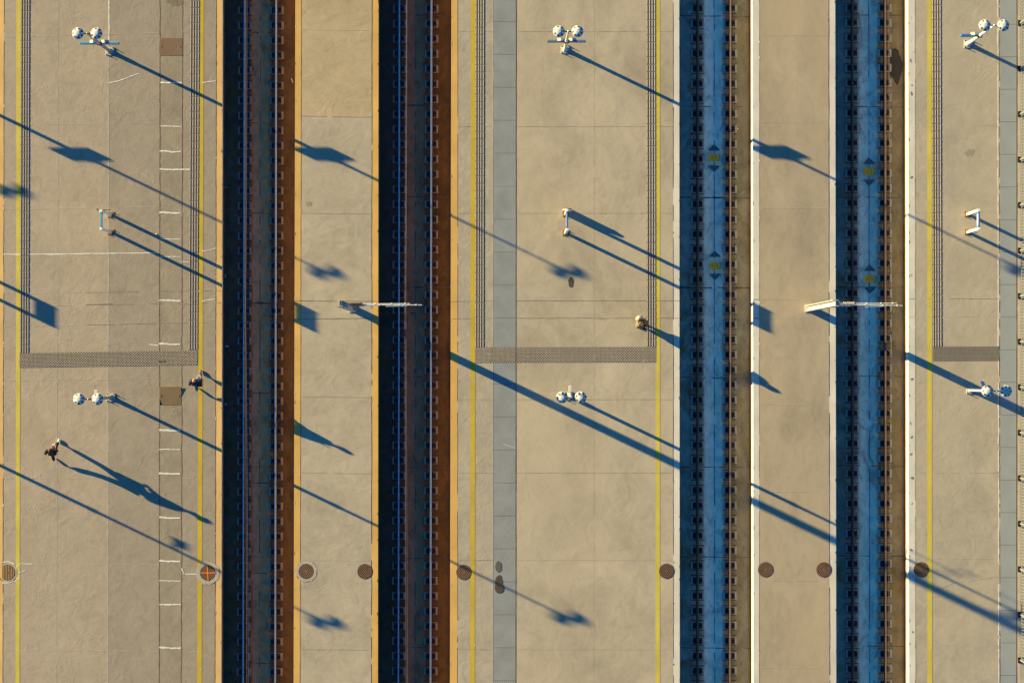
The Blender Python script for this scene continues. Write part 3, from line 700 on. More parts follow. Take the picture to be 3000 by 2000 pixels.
# the loose hatch: far edge proud of the paving, near edge sunk into the channel
mb = MB(); c = P(499, (PIT[0] + PIT[1]) / 2); hy = (PIT[1] - PIT[0]) / 2 / PXM
tilt = Matrix.Rotation(math.atan2(0.085, 2 * hy), 4, 'X')
mb.bbox((-0.52, -hy + 0.012, -0.012), (0.50, hy + 0.03, 0.010), 0.004, 0, tilt)
o = mb.build('hatch_cover', M['cover_ochre'], None, c + Vector((0.01, 0, 0.0))); tag(o, 'tilted loose ochre hatch casting a shadow beside the left twin lamp without signs', 'hatch cover')
q = MB()
for x in (-0.42, 0.42): q.box((x - 0.012, -0.05, 0.006), (x + 0.012, 0.06, 0.0135), 0, tilt)
q.build('lift_slot', M['black'], o)

def manhole(px, py, r, label, light=False, collar=None, clip=None, cross=False):
    o = empty('manhole', P(px, py)); tag(o, label, 'manhole cover', 'round manhole covers in a row across the platforms')
    xmin = (clip - px) / PXM if clip is not None else -9
    def disc(rad, n=40): return [(max(xmin, rad * math.cos(2 * math.pi * i / n)), rad * math.sin(2 * math.pi * i / n)) for i in range(n)]
    mb = MB(); mb.prism(disc(r), -0.02, 0.013)
    for a in (92, 272): mb.prism([(x + (r + 0.004) * math.cos(R(a)), y + (r + 0.004) * math.sin(R(a))) for x, y in [(0.03 * math.cos(k), 0.03 * math.sin(k)) for k in (0, 1.05, 2.1, 3.14, 4.19, 5.24)]], -0.02, 0.011)
    mb.build('cover', M['manhole_light'] if light else M['manhole'], o)
    h = MB(); h.prism([(0.05 * math.cos(k * .628), 0.05 * math.sin(k * .628)) for k in range(10)], 0.012, 0.0165); h.build('boss', M['manhole_light'] if light else M['cover_brown'], o)
    s = MB(); s.box((-0.02, r * 0.62, 0.012), (0.06, r * 0.70, 0.0155), 0, Matrix.Rotation(-0.4, 4, 'Z')); s.build('key_slot', M['black'], o)
    g = MB(); D0, D1 = disc(r), disc(r + 0.022)
    for i in range(40):
        j = (i + 1) % 40
        g.poly([(*D0[i], 0.008), (*D1[i], 0.008), (*D1[j], 0.008), (*D0[j], 0.008)])
    g.build('frame', M['joint'], o)
    if collar:
        g = MB(); D0, D1 = disc(r + 0.022), disc(r + collar)
        for i in range(40):
            j = (i + 1) % 40
            g.poly([(*D0[i], 0.0072), (*D1[i], 0.0072), (*D1[j], 0.0072), (*D0[j], 0.0072)])
        g.build('collar', M['collar'], o)
        g = MB()
        for i in range(40):
            if random.random() < 0.25: continue
            j = (i + 1) % 40; wd = random.uniform(0.008, 0.03); k1 = (r + collar) / 1.0; k2 = k1 + wd
            a, b = 2 * math.pi * i / 40, 2 * math.pi * j / 40
            g.poly([(k1 * math.cos(a), k1 * math.sin(a), 0.0078), (k2 * math.cos(a), k2 * math.sin(a), 0.0078), (k2 * math.cos(b), k2 * math.sin(b), 0.0078), (k1 * math.cos(b), k1 * math.sin(b), 0.0078)], random.choice((0, 0, 1)))
        g.build('patch_edge', [M['chalk_soft'], M['joint']], o)
    if cross:
        g = MB(); g.box((-0.33, -0.022, 0.0165), (0.36, 0.022, 0.0195)); g.box((-0.024, -0.36, 0.0172), (0.024, 0.34, 0.0202), 0, Matrix.Rotation(0.06, 4, 'Z'))
        g.build('paint_cross', M['orange_paint'], o)
M['collar'] = concrete('patch_mortar', (0.41, 0.37, 0.305), 0.12, 0.01, (1, 1, 1), 1.5, 0.12)
manhole(22, 1676, 0.345, 'tan manhole cover at the left end of the row, ringed by white sealant', True, 0.10, 7)
manhole(608.5, 1677, 0.345, 'manhole cover marked with an orange paint cross', False, 0.19, None, True)
manhole(897, 1672.5, 0.335, 'brown manhole cover with a pale mortar ring on the left ochre-edged island', False, 0.15)
manhole(1069, 1673, 0.335, 'brown manhole cover touching the right ochre edge of the left island')
manhole(1359, 1675.5, 0.335, 'brown manhole cover crossed by a thin shadow beside the ochre edge of the middle platform')
manhole(1953, 1672, 0.335, 'brown manhole cover between the yellow line and white edge of the middle platform')
manhole(2243, 1667.5, 0.335, 'brown manhole cover beside the left white edge of the right island')
manhole(2414, 1668, 0.335, 'brown manhole cover beside the right white edge of the right island')
manhole(2699, 1667.5, 0.335, 'brown manhole cover at the right end of the row, beside the yellow line')

# ------------------------------------------------------------------ platform lamps
HEAD_Z = 4.95
def lamp_head(root, x):
    mb = MB()
    for prof in ([(0.0005, 0.095), (0.06, 0.094), (0.085, 0.091)], [(0.085, 0.091), (0.088, 0.084)], [(0.088, 0.084), (0.145, 0.072), (0.158, 0.062)], [(0.158, 0.062), (0.240, -0.012), (0.258, -0.032)], [(0.258, -0.032), (0.262, -0.045), (0.240, -0.055)], [(0.240, -0.055), (0.12, -0.062), (0.0005, -0.064)]):
        mb.lathe(prof[::-1], (0, 0, 0), 40, 0)
    h = mb.build('lamp_head', [M['head_white'], M['head_white']], root, (x, 0, HEAD_Z))
    a0 = random.uniform(0, 0.9)
    for k in range(7):
        a = a0 + 2 * math.pi * k / 7; v = MB(); vs = []
        for q in range(5):
            w_ = -0.215 + 0.43 * q / 4
            for r, z in ((0.168, 0.053), (0.243, -0.0147)): vs.append((r * math.cos(a + w_), r * math.sin(a + w_), z + 0.008))
        v.add(vs, [(2 * q, 2 * q + 1, 2 * q + 3, 2 * q + 2) for q in range(4)]); v.build('vent_panel', M['vent'], h)
M['collar_white'] = plain('grimy_white_collar', (0.50, 0.49, 0.46), 0.6, 0, 0.2, 8)
def lamp(px, py, label, pole, signs=None, camera=None, sign_mat=None, rot=0.0):
    o = empty('platform_lamp', P(px, py), rot); tag(o, label, 'platform lamp', 'twin-headed platform lamps')
    b = MB(); b.bbox((-0.19, -0.19, 0), (0.19, 0.19, 0.03), 0.006); b.build('base_plate', M['steel_grey'], o)
    f = MB(); f.lathe([(0.135, 0.03), (0.13, 0.06), (0.105, 0.10), (0.095, 0.26), (0.085, 0.28)], (0, 0, 0), 20); f.build('collar', pole if pole != M['pole_white'] else M['collar_white'], o)
    for sx, sy in ((-1, -1), (1, -1), (1, 1), (-1, 1)):
        t = MB(); t.tube((sx * 0.155, sy * 0.155, 0.03), (sx * 0.155, sy * 0.155, 0.12), 0.016, 0.016, 8); t.tube((sx * 0.155, sy * 0.155, 0.03), (sx * 0.155, sy * 0.155, 0.06), 0.028, 0.028, 6)
        t.build('bolt', M['black'], o)
    p = MB(); p.tube((0, 0, 0.03), (0, 0, 2.45), 0.078, 0.074, 20); p.tube((0, 0, 2.45), (0, 0, HEAD_Z - 0.06), 0.062, 0.038, 18); p.tube((0, 0, 2.40), (0, 0, 2.47), 0.088, 0.088, 18); p.sphere((0, 0, HEAD_Z - 0.02), 0.055, 12)
    p.build('pole', pole, o)
    a = MB(); a.tube((-0.41, 0, HEAD_Z - 0.06), (0.41, 0, HEAD_Z - 0.06), 0.030, 0.030, 10); a.build('cross_arm', M['black'] if pole != M['pole_white'] else M['pole_grey'], o)  # arm colour darkened to paint in the shade it sits in
    for x in (-0.41, 0.41): lamp_head(o, x)
    if signs:
        for s in signs:
            q = MB(); x0, x1 = sorted((s * 0.09, s * 0.88)); q.bbox((x0, -0.045, 2.16), (x1, 0.045, 2.44), 0.008)
            q.build('sign_arm', sign_mat or M['blue_dull'], o)
            xs = (-0.42, -0.09) if s < 0 else (0.10, 0.43)
            g = MB(); xm = (xs[0] + xs[1]) / 2 - 0.01
            prof = [(xs[0], 2.30), (xs[1], 2.30), (xs[1], 2.40), (xm, 2.49), (xs[0], 2.44)]
            n = 5; vs = [(x, -0.012 if z > 2.405 else 0.046, z) for x, z in prof] + [(x, 0.125, z) for x, z in prof]
            g.add(vs, [tuple(range(n)), tuple(range(2 * n - 1, n - 1, -1))] + [(i, n + i, n + (i + 1) % n, (i + 1) % n) for i in range(n)])
            g.build('speaker_box', M['speaker'], o)
        c = MB(); c.box((-0.10, -0.10, 2.24), (0.10, 0.10, 2.36)); c.build('clamp', M['black'], o)
    if camera:
        z, ang, ln_ = camera
        c = MB(); m = Matrix.Rotation(ang, 4, 'Z'); rr = lambda x, y, zz: m @ Vector((x, y, zz))
        c.tube(rr(0, 0.05, z), rr(0, 0.24, z), 0.03, 0.03, 10); c.tube(rr(0, 0.22, z - 0.02), rr(0, 0.22, z + 0.06), 0.05, 0.05, 12)
        c.build('camera_bracket', M['steel_white'], o)
        c = MB(); c.tube(rr(0, 0.24, z + 0.07), rr(0, 0.24 + ln_, z + 0.02), 0.062, 0.062, 14); c.bbox((-0.07, 0.22, z + 0.115), (0.07, 0.24 + ln_ + 0.05, z + 0.145), 0.01, 0, m)
        c.build('security_camera', M['steel_white'], o)
    return o
M['speaker'] = plain('cream_speaker_box', (0.52, 0.53, 0.44), 0.55, 0, 0.1, 6)
lamp(322, 151, 'grey-poled twin lamp with blue sign arms near the upper left corner', M['pole_grey'], (-1, 1), None, M['blue_light'])
lamp(325, 1164, 'twin lamp without signs beside the tilted hatch on the left platform', M['pole_grey'], None, (3.15, 0.0, 0.10))
lamp(1655.5, 145.5, 'cream-poled twin lamp with two dark blue sign arms at the top of the middle platform', M['pole'], (-1, 1), None, M['blue_dull'])
lamp(1664.5, 1159, 'twin lamp with a white camera between its heads on the middle platform', M['pole'], None, (3.1, 0.0, 0.21))
lamp(2836, 129, 'white-poled twin lamp with a single bright blue sign arm near the upper right corner', M['pole_white'], (-1,), None, M['blue'])
lamp(2843.5, 1141.5, 'white-poled twin lamp with one head crossed by a mast shadow on the right platform', M['pole_white'], None, (2.75, 0.35, 0.18))
lamp(-388, 152, 'twin lamp with sign arms beyond the left edge, its long shadow entering the upper left', M['pole'], (-1, 1), None, M['blue_dull'])
lamp(-388, 1176, 'twin lamp beyond the left edge, its thin shadow crossing the orange-marked manhole', M['pole'], None, (3.3, 0.0, 0.30))
lamp(-1306, -86, 'farthest twin lamp beyond the left edge, only its blurred head shadow visible', M['pole'], None, None)

# ------------------------------------------------------------------ station name boards
def name_board(p0, p1, label, post, board, z=2.22, face=None, rusty=False, foot=None):
    """two posts at photo points p0 (upper) and p1 (lower), a narrow board between their tops"""
    A, B = P(*p0), P(*p1); c = (A + B) / 2
    o = empty('name_board', c); tag(o, label, 'name board', 'station name boards on two posts')
    for q in (A, B):
        d = q - c
        t = MB(); t.bbox((d.x - 0.058, d.y - 0.058, 0.02), (d.x + 0.058, d.y + 0.058, z), 0.008); t.build('post', post, o)
        t = MB(); t.bbox((d.x - 0.15, d.y - 0.13, 0), (d.x + 0.15, d.y + 0.13, 0.02), 0.005)
        for sx in (-1, 1):
            for sy in (-1, 1): t.tube((d.x + sx * 0.115, d.y + sy * 0.10, 0.02), (d.x + sx * 0.115, d.y + sy * 0.10, 0.07), 0.016, 0.016, 6)
        t.build('base_plate', M['rustbase'], o)
    dA, dB = A - c, B - c
    t = MB(); t.bbox((-0.042, dB.y + 0.06, z - 0.235), (0.042, dA.y - 0.06, z - 0.005), 0.006); bd = t.build('board', board, o)
    t = MB(); t.box((-0.045, dB.y + 0.15, z - 0.215), (-0.0425, dA.y - 0.15, z - 0.025)); t.box((0.0425, dB.y + 0.15, z - 0.215), (0.045, dA.y - 0.15, z - 0.025)); t.build('name_panel', face or M['label'], bd)
    return o, dA, dB
nb, dA, dB = name_board((324.5, 629), (325, 680), 'name board with dull blue board and a black side bracket on the left platform', M['pole_white2'] if 'pole_white2' in M else M['pole_white'], M['blue_light'])
t = MB(); t.bbox((dA.x - 0.24, dA.y + 0.062, 1.74), (dA.x + 0.34, dA.y + 0.092, 1.82), 0.005, 0); t.tube((dA.x - 0.24, dA.y + 0.077, 1.79), (dA.x - 0.27, dA.y + 0.12, 1.81), 0.03, 0.03, 8, 0)
t.build('side_bracket', M['black'], nb)
nb, dA, dB = name_board((1657.5, 627), (1657.5, 682.5), 'name board with mid blue board and litter bin at its upper post, middle platform', M['pole_white'], M['blue'])
t = MB()
t.sphere((dA.x - 0.09, dA.y + 0.03, 1.95), 0.105, 14, 0, (1.15, 0.5, 0.8)); t.sphere((dA.x + 0.11, dA.y + 0.0, 1.95), 0.105, 14, 0, (1.15, 0.5, 0.8))
t.build('loudspeaker', M['head_white'], nb)
name_board((2834.5, 627.5), (2835.5, 680), 'name board with bright blue and white board facing the sun, right platform', M['pole_white'], M['blue'])
name_board((-438, 616), (-438, 668), 'name board beyond the left edge, its panel shadow falling on the left platform', M['pole_white'], M['blue_light'])
# the bin beside the middle board
o = empty('litter_bin', P(1662, 616)); tag(o, 'dark brown litter bin standing against the upper post of the middle name board', 'litter bin')
def slab(mb, w0, w1, d0, d1, z0, z1):
    vs = [(sx * w, sy * d, z) for w, d, z in ((w0, d0, z0), (w1, d1, z1)) for sx, sy in ((-1, -1), (1, -1), (1, 1), (-1, 1))]
    mb.add(vs, [(3, 2, 1, 0), (4, 5, 6, 7), (0, 1, 5, 4), (1, 2, 6, 5), (2, 3, 7, 6), (3, 0, 4, 7)])
t = MB(); slab(t, 0.17, 0.15, 0.055, 0.05, 0.02, 0.46); t.build('body', M['bronze'], o)
t = MB(); slab(t, 0.165, 0.05, 0.06, 0.04, 0.46, 0.60); t.build('lid', M['bronze'], o)
t = MB()
for x in (-0.14, 0.14): t.box((x - 0.03, -0.06, 0.0), (x + 0.03, 0.06, 0.02))
t.build('foot', M['black'], o)

# ------------------------------------------------------------------ catenary masts and wires
def h_beam(mb, x, y, w, h, z0, z1, t=0.022, mi=0):
    mb.box((x - w / 2, y - h / 2, z0), (x + w / 2, y - h / 2 + t, z1), mi); mb.box((x - w / 2, y + h / 2 - t, z0), (x + w / 2, y + h / 2, z1), mi)
    mb.box((x - t / 2, y - h / 2 + t, z0), (x + t / 2, y + h / 2 - t, z1), mi)
def mast(px, py, top_px, label, arm_end, ins, mast_mat):
    o = empty('catenary_mast', P(px, py)); tag(o, label, 'catenary mast', 'steel catenary masts on the islands')
    t = MB(); h_beam(t, 0, 0, 0.26, 0.27, 0.0, 7.4); t.build('post', mast_mat, o)
    t = MB(); t.bbox((-0.19, -0.19, 0), (0.19, 0.19, 0.03), 0.006); t.build('base_plate', M['steel_grey'], o)
    def at(px_, py_, z): return P(px_, py_, z) - P(px, py)
    zt, zb = 6.9, 5.9
    a1 = at(arm_end[0], arm_end[1], zt); b1 = at(arm_end[2], arm_end[3], zb)
    r0 = Vector((0.13, 0.0, zt)); r1 = Vector((0.13, 0.02, zb))
    t = MB()
    t.bbox((0.13, -0.14, zt - 0.14), (0.26, 0.10, zt + 0.10), 0.01); t.build('bracket', M['steel_grey'], o)
    t = MB(); t.bbox((0.13, -0.14, zb - 0.12), (0.26, 0.12, zb + 0.10), 0.01); t.build('bracket', M['steel_grey'], o)
    for s, e, name in ((Vector((0.26, -0.02, zt)), a1, 'top_tube'), (Vector((0.26, -0.02, zb)), b1, 'bottom_tube')):
        d = (e - s).normalized(); i0 = s + d * 0.16; i1 = s + d * 0.68
        g = MB(); g.tube(s, i0, 0.022, 0.022, 8, 1); g.tube(i0, i1, 0.036, 0.036, 10)
        for k in range(6):
            c = i0.lerp(i1, (k + 0.5) / 6); g.tube(c - d * 0.022, c + d * 0.022, 0.095, 0.055, 16)
        g.tube(i1, i1 + d * 0.14, 0.045, 0.03, 10, 1)
        g.build('insulator', [ins, M['steel_white']], o)
        g = MB(); g.tube(i1 + d * 0.10, e, 0.024, 0.020, 10)
        L = (e - i1).length
        for f in (0.28, 0.62, 0.90):
            c = i1.lerp(e, f); g.tube(c - d * 0.03, c + d * 0.03, 0.042, 0.042, 10)
        g.build(name, M['steel_white'], o)
    # registration arm and drop clamp carrying the wires
    g = MB(); m = (Vector((0.26, -0.02, zb)).lerp(b1, 0.74)); g.tube(m, Vector((m.x, m.y, 5.15)), 0.02, 0.02, 8); g.tube(Vector((m.x - 0.75, m.y - 0.05, 5.5)), Vector((m.x + 0.15, m.y - 0.02, 5.2)), 0.018, 0.018, 8)
    g.build('steady_arm', M['steel_white'], o)
    g = MB(); q = (Vector((0.26, -0.02, zt)).lerp(a1, 0.86)); g.tube(q, Vector((q.x, q.y, 6.30)), 0.018, 0.018, 8); g.build('messenger_clamp', M['steel_white'], o)
    return o
mast(1034, 904, None, 'catenary mast on the left ochre-edged island with brown insulators on its arm', (1201, 889.5, 1236, 893.5), M['insulator'], M['mast'])
mast(2370, 903, None, 'pale catenary mast on the right white-edged island with ribbed pale insulators', (2628, 888.5, 2644, 895.5), M['insulator_white'], M['pole'])
def wire(pts, z, sag, r, name, label):
    mb = MB(); q = []
    for k, (x, y) in enumerate(pts): q.append(P(x, y, z))
    n = 16; Q = []
    for a, b in zip(q[:-1], q[1:]):
        for i in range(n):
            f = i / n; p = a.lerp(b, f); p.z -= sag * 4 * f * (1 - f); Q.append(p)
    Q.append(q[-1])
    c = Q[0].copy()
    for a, b in zip(Q[:-1], Q[1:]): mb.tube(a - c, b - c, r, r, 5, 0, False)
    o = mb.build(name, M['wire'], None, c); tag(o, label, 'overhead wire', 'overhead catenary wires above the tracks'); return o
WL = ['leftmost track', 'track under the left mast arm', 'track left of the right island', 'rightmost track']
for i, (cp, ms) in enumerate((([(721.5, -1500), (718.5, 900), (729, 3400)], [(719, -1500), (720, 900), (727, 3400)]),
                              ([(1199, -1500), (1186.5, 897), (1194, 3400)], [(1193, -1500), (1189.5, 889), (1196, 3400)]),
                              ([(2142, -1500), (2140, 900), (2135, 3400)], [(2145, -1500), (2142, 900), (2137, 3400)]),
                              ([(2592, -1500), (2612, 895), (2599, 3400)], [(2598, -1500), (2613.5, 889), (2602, 3400)]))):
    wire(cp, 5.15, 0.0, 0.0055, 'contact_wire', f'thin contact wire strung above the {WL[i]}, below its messenger wire')
    wire(ms, 6.3, 0.5, 0.005, 'messenger_wire', f'thin sagging messenger wire above the {WL[i]}')

# ------------------------------------------------------------------ railing on the right
POSTS = [1266.4 + 133.15 * k for k in range(-10, 6)]
FX = 2991.0
o = empty('railing', P(FX, 1000)); tag(o, 'galvanised railing of slim bars along the right edge', 'railing')
base = o.location.copy()
def mk_post(py):
    p = P(FX - 1, py) - base
    t = MB(); t.bbox((p.x - 0.036, p.y - 0.036, 0.02), (p.x + 0.036, p.y + 0.036, 1.62), 0.006)
    po = t.build('post', M['fence'], o)
    t = MB(); t.bbox((p.x - 0.13, p.y - 0.13, 0), (p.x + 0.10, p.y + 0.13, 0.022), 0.005)
    for sx in (-0.10, 0.07):
        for sy in (-0.10, 0.10): t.tube((p.x + sx, p.y + sy, 0.02), (p.x + sx, p.y + sy, 0.07), 0.018, 0.018, 6)
    t.build('base_plate', M['rubber'], po)
for py in POSTS: mk_post(py)
for y0, y1 in zip(POSTS[:-1], POSTS[1:]):
    a, b = P(FX, y0) - base, P(FX, y1) - base; t = MB()
    for z in (0.13, 1.52): t.box((a.x - 0.02, b.y + 0.05, z), (a.x + 0.02, a.y - 0.05, z + 0.04))
    n = 14
    for k in range(n):
        y = lerp(a.y - 0.09, b.y + 0.09, k / (n - 1)); t.box((a.x - 0.012, y - 0.011, 0.17), (a.x + 0.012, y + 0.011, 1.52))
    t.build('panel', M['fence'], o)

# ------------------------------------------------------------------ litter
def scrap(px, py, z, pts, mat, label, cat='litter', h=0.02):
    mb = MB(); n = len(pts)
    vs = [(x, y, 0.004 + (0.03 * ((i * 7) % 3) / 2)) for i, (x, y) in enumerate(pts)] + [(0, 0, 0.045)]
    mb.add(vs, [(i, (i + 1) % n, n) for i in range(n)]); vs2 = [(x, y, zz - 0.004) for x, y, zz in vs]
    mb.add(vs2, [((i + 1) % n, i, n) for i in range(n)])
    o = mb.build('litter_scrap', mat, None, P(px, py, z)); tag(o, label, cat); return o
sq = [(-.09, -.06), (.03, -.10), (.11, .02), (.02, .10), (-.08, .07)]
scrap(2020, 37, FLOOR, [(a * 1.0, b * 1.1) for a, b in sq], M['litter_blue'], 'pale blue wrapper on the track bed near the top of the third track')
scrap(2034, 94, FLOOR, [(a * .7, b * .6) for a, b in sq], M['litter_white'], 'white scrap beside a rail fastening near the top of the third track')
scrap(2034, 140, FLOOR, [(a * .7, b * .5) for a, b in sq], M['litter_white'], 'white scrap at the third track, just below the other white scrap')
scrap(2118, 372, FLOOR, [(a * .5, b * 1.0) for a, b in sq], M['litter_blue'], 'small upright pale blue scrap beside the right rail of the third track')
scrap(2161, 378, FLOOR, [(a * .4, b * .4) for a, b in sq], M['litter_white'], 'tiny white scrap right of the rusty rail of the third track')
scrap(665, 1014, FLOOR, [(a * 1.0, b * .6) for a, b in sq], M['litter_blue'], 'teal scrap in the shade of the first track beside the platform wall')
scrap(660, 809, FLOOR, [(a * .4, b * 1.0) for a, b in sq], M['litter_blue'], 'narrow teal scrap in the first trench, below the name board shadows')
scrap(661, 1184, FLOOR, [(a * .7, b * .5) for a, b in sq], M['litter_blue'], 'teal scrap in the first trench, level with the tilted hatch')
scrap(660, 549, FLOOR, [(a * .6, b * .5) for a, b in sq], M['litter_blue'], 'blue scrap in the first trench, left of the polished rail above the name board')
scrap(2003, 1251, FLOOR, [(a * .5, b * .4) for a, b in sq], M['litter_blue'], 'bright blue scrap in the third trench, below the middle twin lamp')
scrap(2076, 490, FLOOR, [(a * .4, b * .5) for a, b in sq], M['litter_blue'], 'pale blue scrap beside the lower triangular plate of the upper beacon')
scrap(2617, 914, FLOOR, [(a * .5, b * .6) for a, b in sq], M['leaf'], 'yellow-green weed sprig right of the rusty rail under the right mast arm', 'weed')
scrap(458, 686, 0.0, [(a * .35, b * .35) for a, b in sq], M['balise'], 'yellow scrap on the left platform beside the name board shadow')
o = empty('bottle', P(855.5, 236.5, FLOOR), 0.35); tag(o, 'clear plastic bottle lying beside the ochre wall of the leftmost track', 'bottle')
t = MB(); t.tube((0, -0.11, 0.035), (0, 0.06, 0.035), 0.034, 0.034, 12); t.tube((0, 0.06, 0.035), (0, 0.10, 0.035), 0.034, 0.014, 12); t.build('body', M['clear'], o)
t = MB(); t.tube((0, 0.10, 0.035), (0, 0.125, 0.035), 0.016, 0.016, 10); t.build('cap', M['steel_white'], o)

# ------------------------------------------------------------------ people
def skin(name, verts, edges, mat, parent, lev=2, root=0):
    me = bpy.data.meshes.new(name); me.from_pydata([v[0] for v in verts], edges, [])
    o = bpy.data.objects.new(name, me); COL.objects.link(o)
    o.modifiers.new('skin', 'SKIN').use_smooth_shade = True
    for i, v in enumerate(verts):
        r = v[1]; me.skin_vertices[0].data[i].radius = r if isinstance(r, tuple) else (r, r)
        me.skin_vertices[0].data[i].use_root = (i == root)
    sb = o.modifiers.new('sub', 'SUBSURF'); sb.levels = lev; sb.render_levels = lev
    dg = bpy.context.evaluated_depsgraph_get(); dg.update()
    nm = bpy.data.meshes.new_from_object(o.evaluated_get(dg))
    nm.name = name; nm.materials.clear(); nm.materials.append(mat)
    for p in nm.polygons: p.use_smooth = True
    bpy.data.objects.remove(o); bpy.data.meshes.remove(me)
    return nm
def join(meshes, name, mats, parent):
    mb = MB()
    for me, mi in meshes:
        off = len(mb.v); mb.v += [tuple(v.co) for v in me.vertices]
        for p in me.polygons: mb.f.append(tuple(i + off for i in p.vertices)); mb.mi.append(mi); mb.sm.append(True)
    return mb.build(name, mats, parent)
def chain(pts, base=0): return [(base + i, base + i + 1) for i in range(len(pts) - 1)]
V = Vector
def figure(px, py, rz, label, pose, mats, cut):
    """a person facing local +Y; pose gives hips, feet, hands and head"""
    o = empty('person', P(px, py), rz); tag(o, label, 'person')
    hip, chest, neck, head = pose['hip'], pose['chest'], pose['neck'], pose['head']
    verts = [(hip, (0.13, 0.10)), (hip.lerp(chest, 0.45), (0.115, 0.09)), (chest, (0.135, 0.10)), (neck, (0.055, 0.055)), (head + V((0, 0.0, -0.09)), (0.05, 0.055)), (head + V((0, 0.01, -0.03)), (0.072, 0.085)), (head + V((0, -0.005, 0.06)), (0.075, 0.092)), (head + V((0, -0.01, 0.105)), (0.045, 0.06))]
    edges = [(0, 1), (1, 2), (2, 3), (3, 4), (4, 5), (5, 6), (6, 7)]
    def addc(start, pts):
        prev = start
        for p in pts: verts.append(p); edges.append((prev, len(verts) - 1)); prev = len(verts) - 1
        return prev
    hands = []
    for s in (-1, 1):
        sh, el, wr, hd = pose['arm'][s]
        addc(2, [(sh, 0.052), (el, 0.040), (wr, 0.027), (wr.lerp(hd, 0.5), (0.034, 0.020)), (hd, (0.036, 0.018))]); hands.append((s, wr, hd))
        kn, an, toe = pose['leg'][s]
        hj = hip + V((s * 0.085, 0, -0.03))
        addc(0, [(hj, 0.085), (kn, 0.055), (an, 0.038), (an + (toe - an) * 0.5 + V((0, 0, -0.015)), 0.035), (toe, 0.028)])
    parts = [(skin('body', verts, edges, mats['skin'], o), 0)]
    for s, wr, hd in hands:           # four fingers and a thumb, curled
        d = (hd - wr).normalized(); side = V((1, 0, 0)) if abs(d.x) < 0.8 else V((0, 1, 0)); side = (side - d * side.dot(d)).normalized(); dn = d.cross(side).normalized()
        if dn.z > 0: dn = -dn
        for k, L in enumerate((0.068, 0.078, 0.073, 0.058)):
            b = hd - d * 0.015 + side * (k - 1.5) * 0.019
            pts = [(b, 0.0095), (b + d * L * .5 + dn * .008, 0.0088), (b + d * L * .85 + dn * .028, 0.0082), (b + d * L * .95 + dn * .05, 0.0075)]
            parts.append((skin('finger', pts, chain(pts), mats['skin'], o, 1), 0))
        b = wr.lerp(hd, 0.4) - side * s * 0.02
        pts = [(b, 0.012), (b - side * s * 0.035 + d * 0.02, 0.011), (b - side * s * 0.05 + d * 0.05 + dn * .01, 0.009)]
        parts.append((skin('thumb', pts, chain(pts), mats['skin'], o, 1), 0))
    face = MB(); rot = pose.get('tilt', Matrix.Identity(3))
    def hp(x, y, z): return head + rot @ V((x, y, z))
    me_face = [face]
    face.sphere(hp(0, 0.105, -0.012), 0.018, 8, 0, (0.8, 1.1, 1.3))
    for s in (-1, 1):
        face.sphere(hp(s * 0.033, 0.084, 0.018), 0.012, 8, 1); face.sphere(hp(s * 0.033, 0.093, 0.018), 0.006, 6, 2)
        face.sphere(hp(s * 0.082, -0.005, 0.0), 0.026, 8, 0, (0.4, 0.8, 1.2))
    face.sphere(hp(0, 0.092, -0.055), 0.022, 8, 3, (1, 0.35, 0.3))
    body = MB()
    for me, mi in parts:
        off = len(body.v); body.v += [tuple(v.co) for v in me.vertices]
        for p in me.polygons: body.f.append(tuple(i + off for i in p.vertices)); body.mi.append(mi); body.sm.append(True)
    off = len(body.v); body.v += face.v; body.f += [tuple(i + off for i in f) for f in face.f]; body.mi += face.mi; body.sm += face.sm
    body.build('body', [mats['skin'], M['eye_white'], M['black'], M['lip']], o)
    # clothing
    tv = [(hip, (0.155, 0.125))]; te = []; lg = cut.get('legs', 1.0)
    for s in (-1, 1):
        kn, an, toe = pose['leg'][s]; hj = hip + V((s * 0.085, 0, -0.03)); n = len(tv)
        tv += [(hj, 0.10 * lg), (hj.lerp(kn, .55), 0.088 * lg), (kn, 0.070 * lg), (kn.lerp(an, .6), 0.062 * lg), (an + V((0, 0, 0.04)), 0.056 * lg)]; te += [(0, n), (n, n + 1), (n + 1, n + 2), (n + 2, n + 3), (n + 3, n + 4)]
    join([(skin('trousers', tv, te, mats['trousers'], o), 0)], 'trousers', [mats['trousers']], o)
    hem = cut.get('hem', 0.0); g = cut.get('girth', 1.0)
    jv = [(hip + V((0, 0, -hem)), (0.165 * g, 0.135 * g)), (hip.lerp(chest, 0.35), (0.15 * g, 0.12 * g)), (chest, (0.168 * g, 0.128 * g)), (chest.lerp(neck, 0.6), (0.105, 0.09)), (neck + V((0, -0.01, 0.0)), (0.07, 0.07))]
    je = [(0, 1), (1, 2), (2, 3), (3, 4)]
    if cut.get('coat'):
        jv[0] = (V((0, 0, 0.22)), (0.34, 0.26)); jv[1] = (V((0, 0, 0.68)), (0.34, 0.26)); jv[2] = (V((0, -0.01, 1.14)), (0.33, 0.25)); jv[3] = (V((0, 0.0, 1.34)), (0.20, 0.17)); jv[4] = (V((0, 0.05, 1.44)), (0.12, 0.12))
    for s in (-1, 1):
        sh, el, wr, hd = pose['arm'][s]; n = len(jv)
        jv += [(sh, 0.072 * g), (el, 0.058 * g), (wr.lerp(el, 0.12), 0.044 * g)]; je += [(2, n), (n, n + 1), (n + 1, n + 2)]
    join([(skin('jacket', jv, je, mats['jacket'], o), 0)], 'jacket', [mats['jacket']], o)
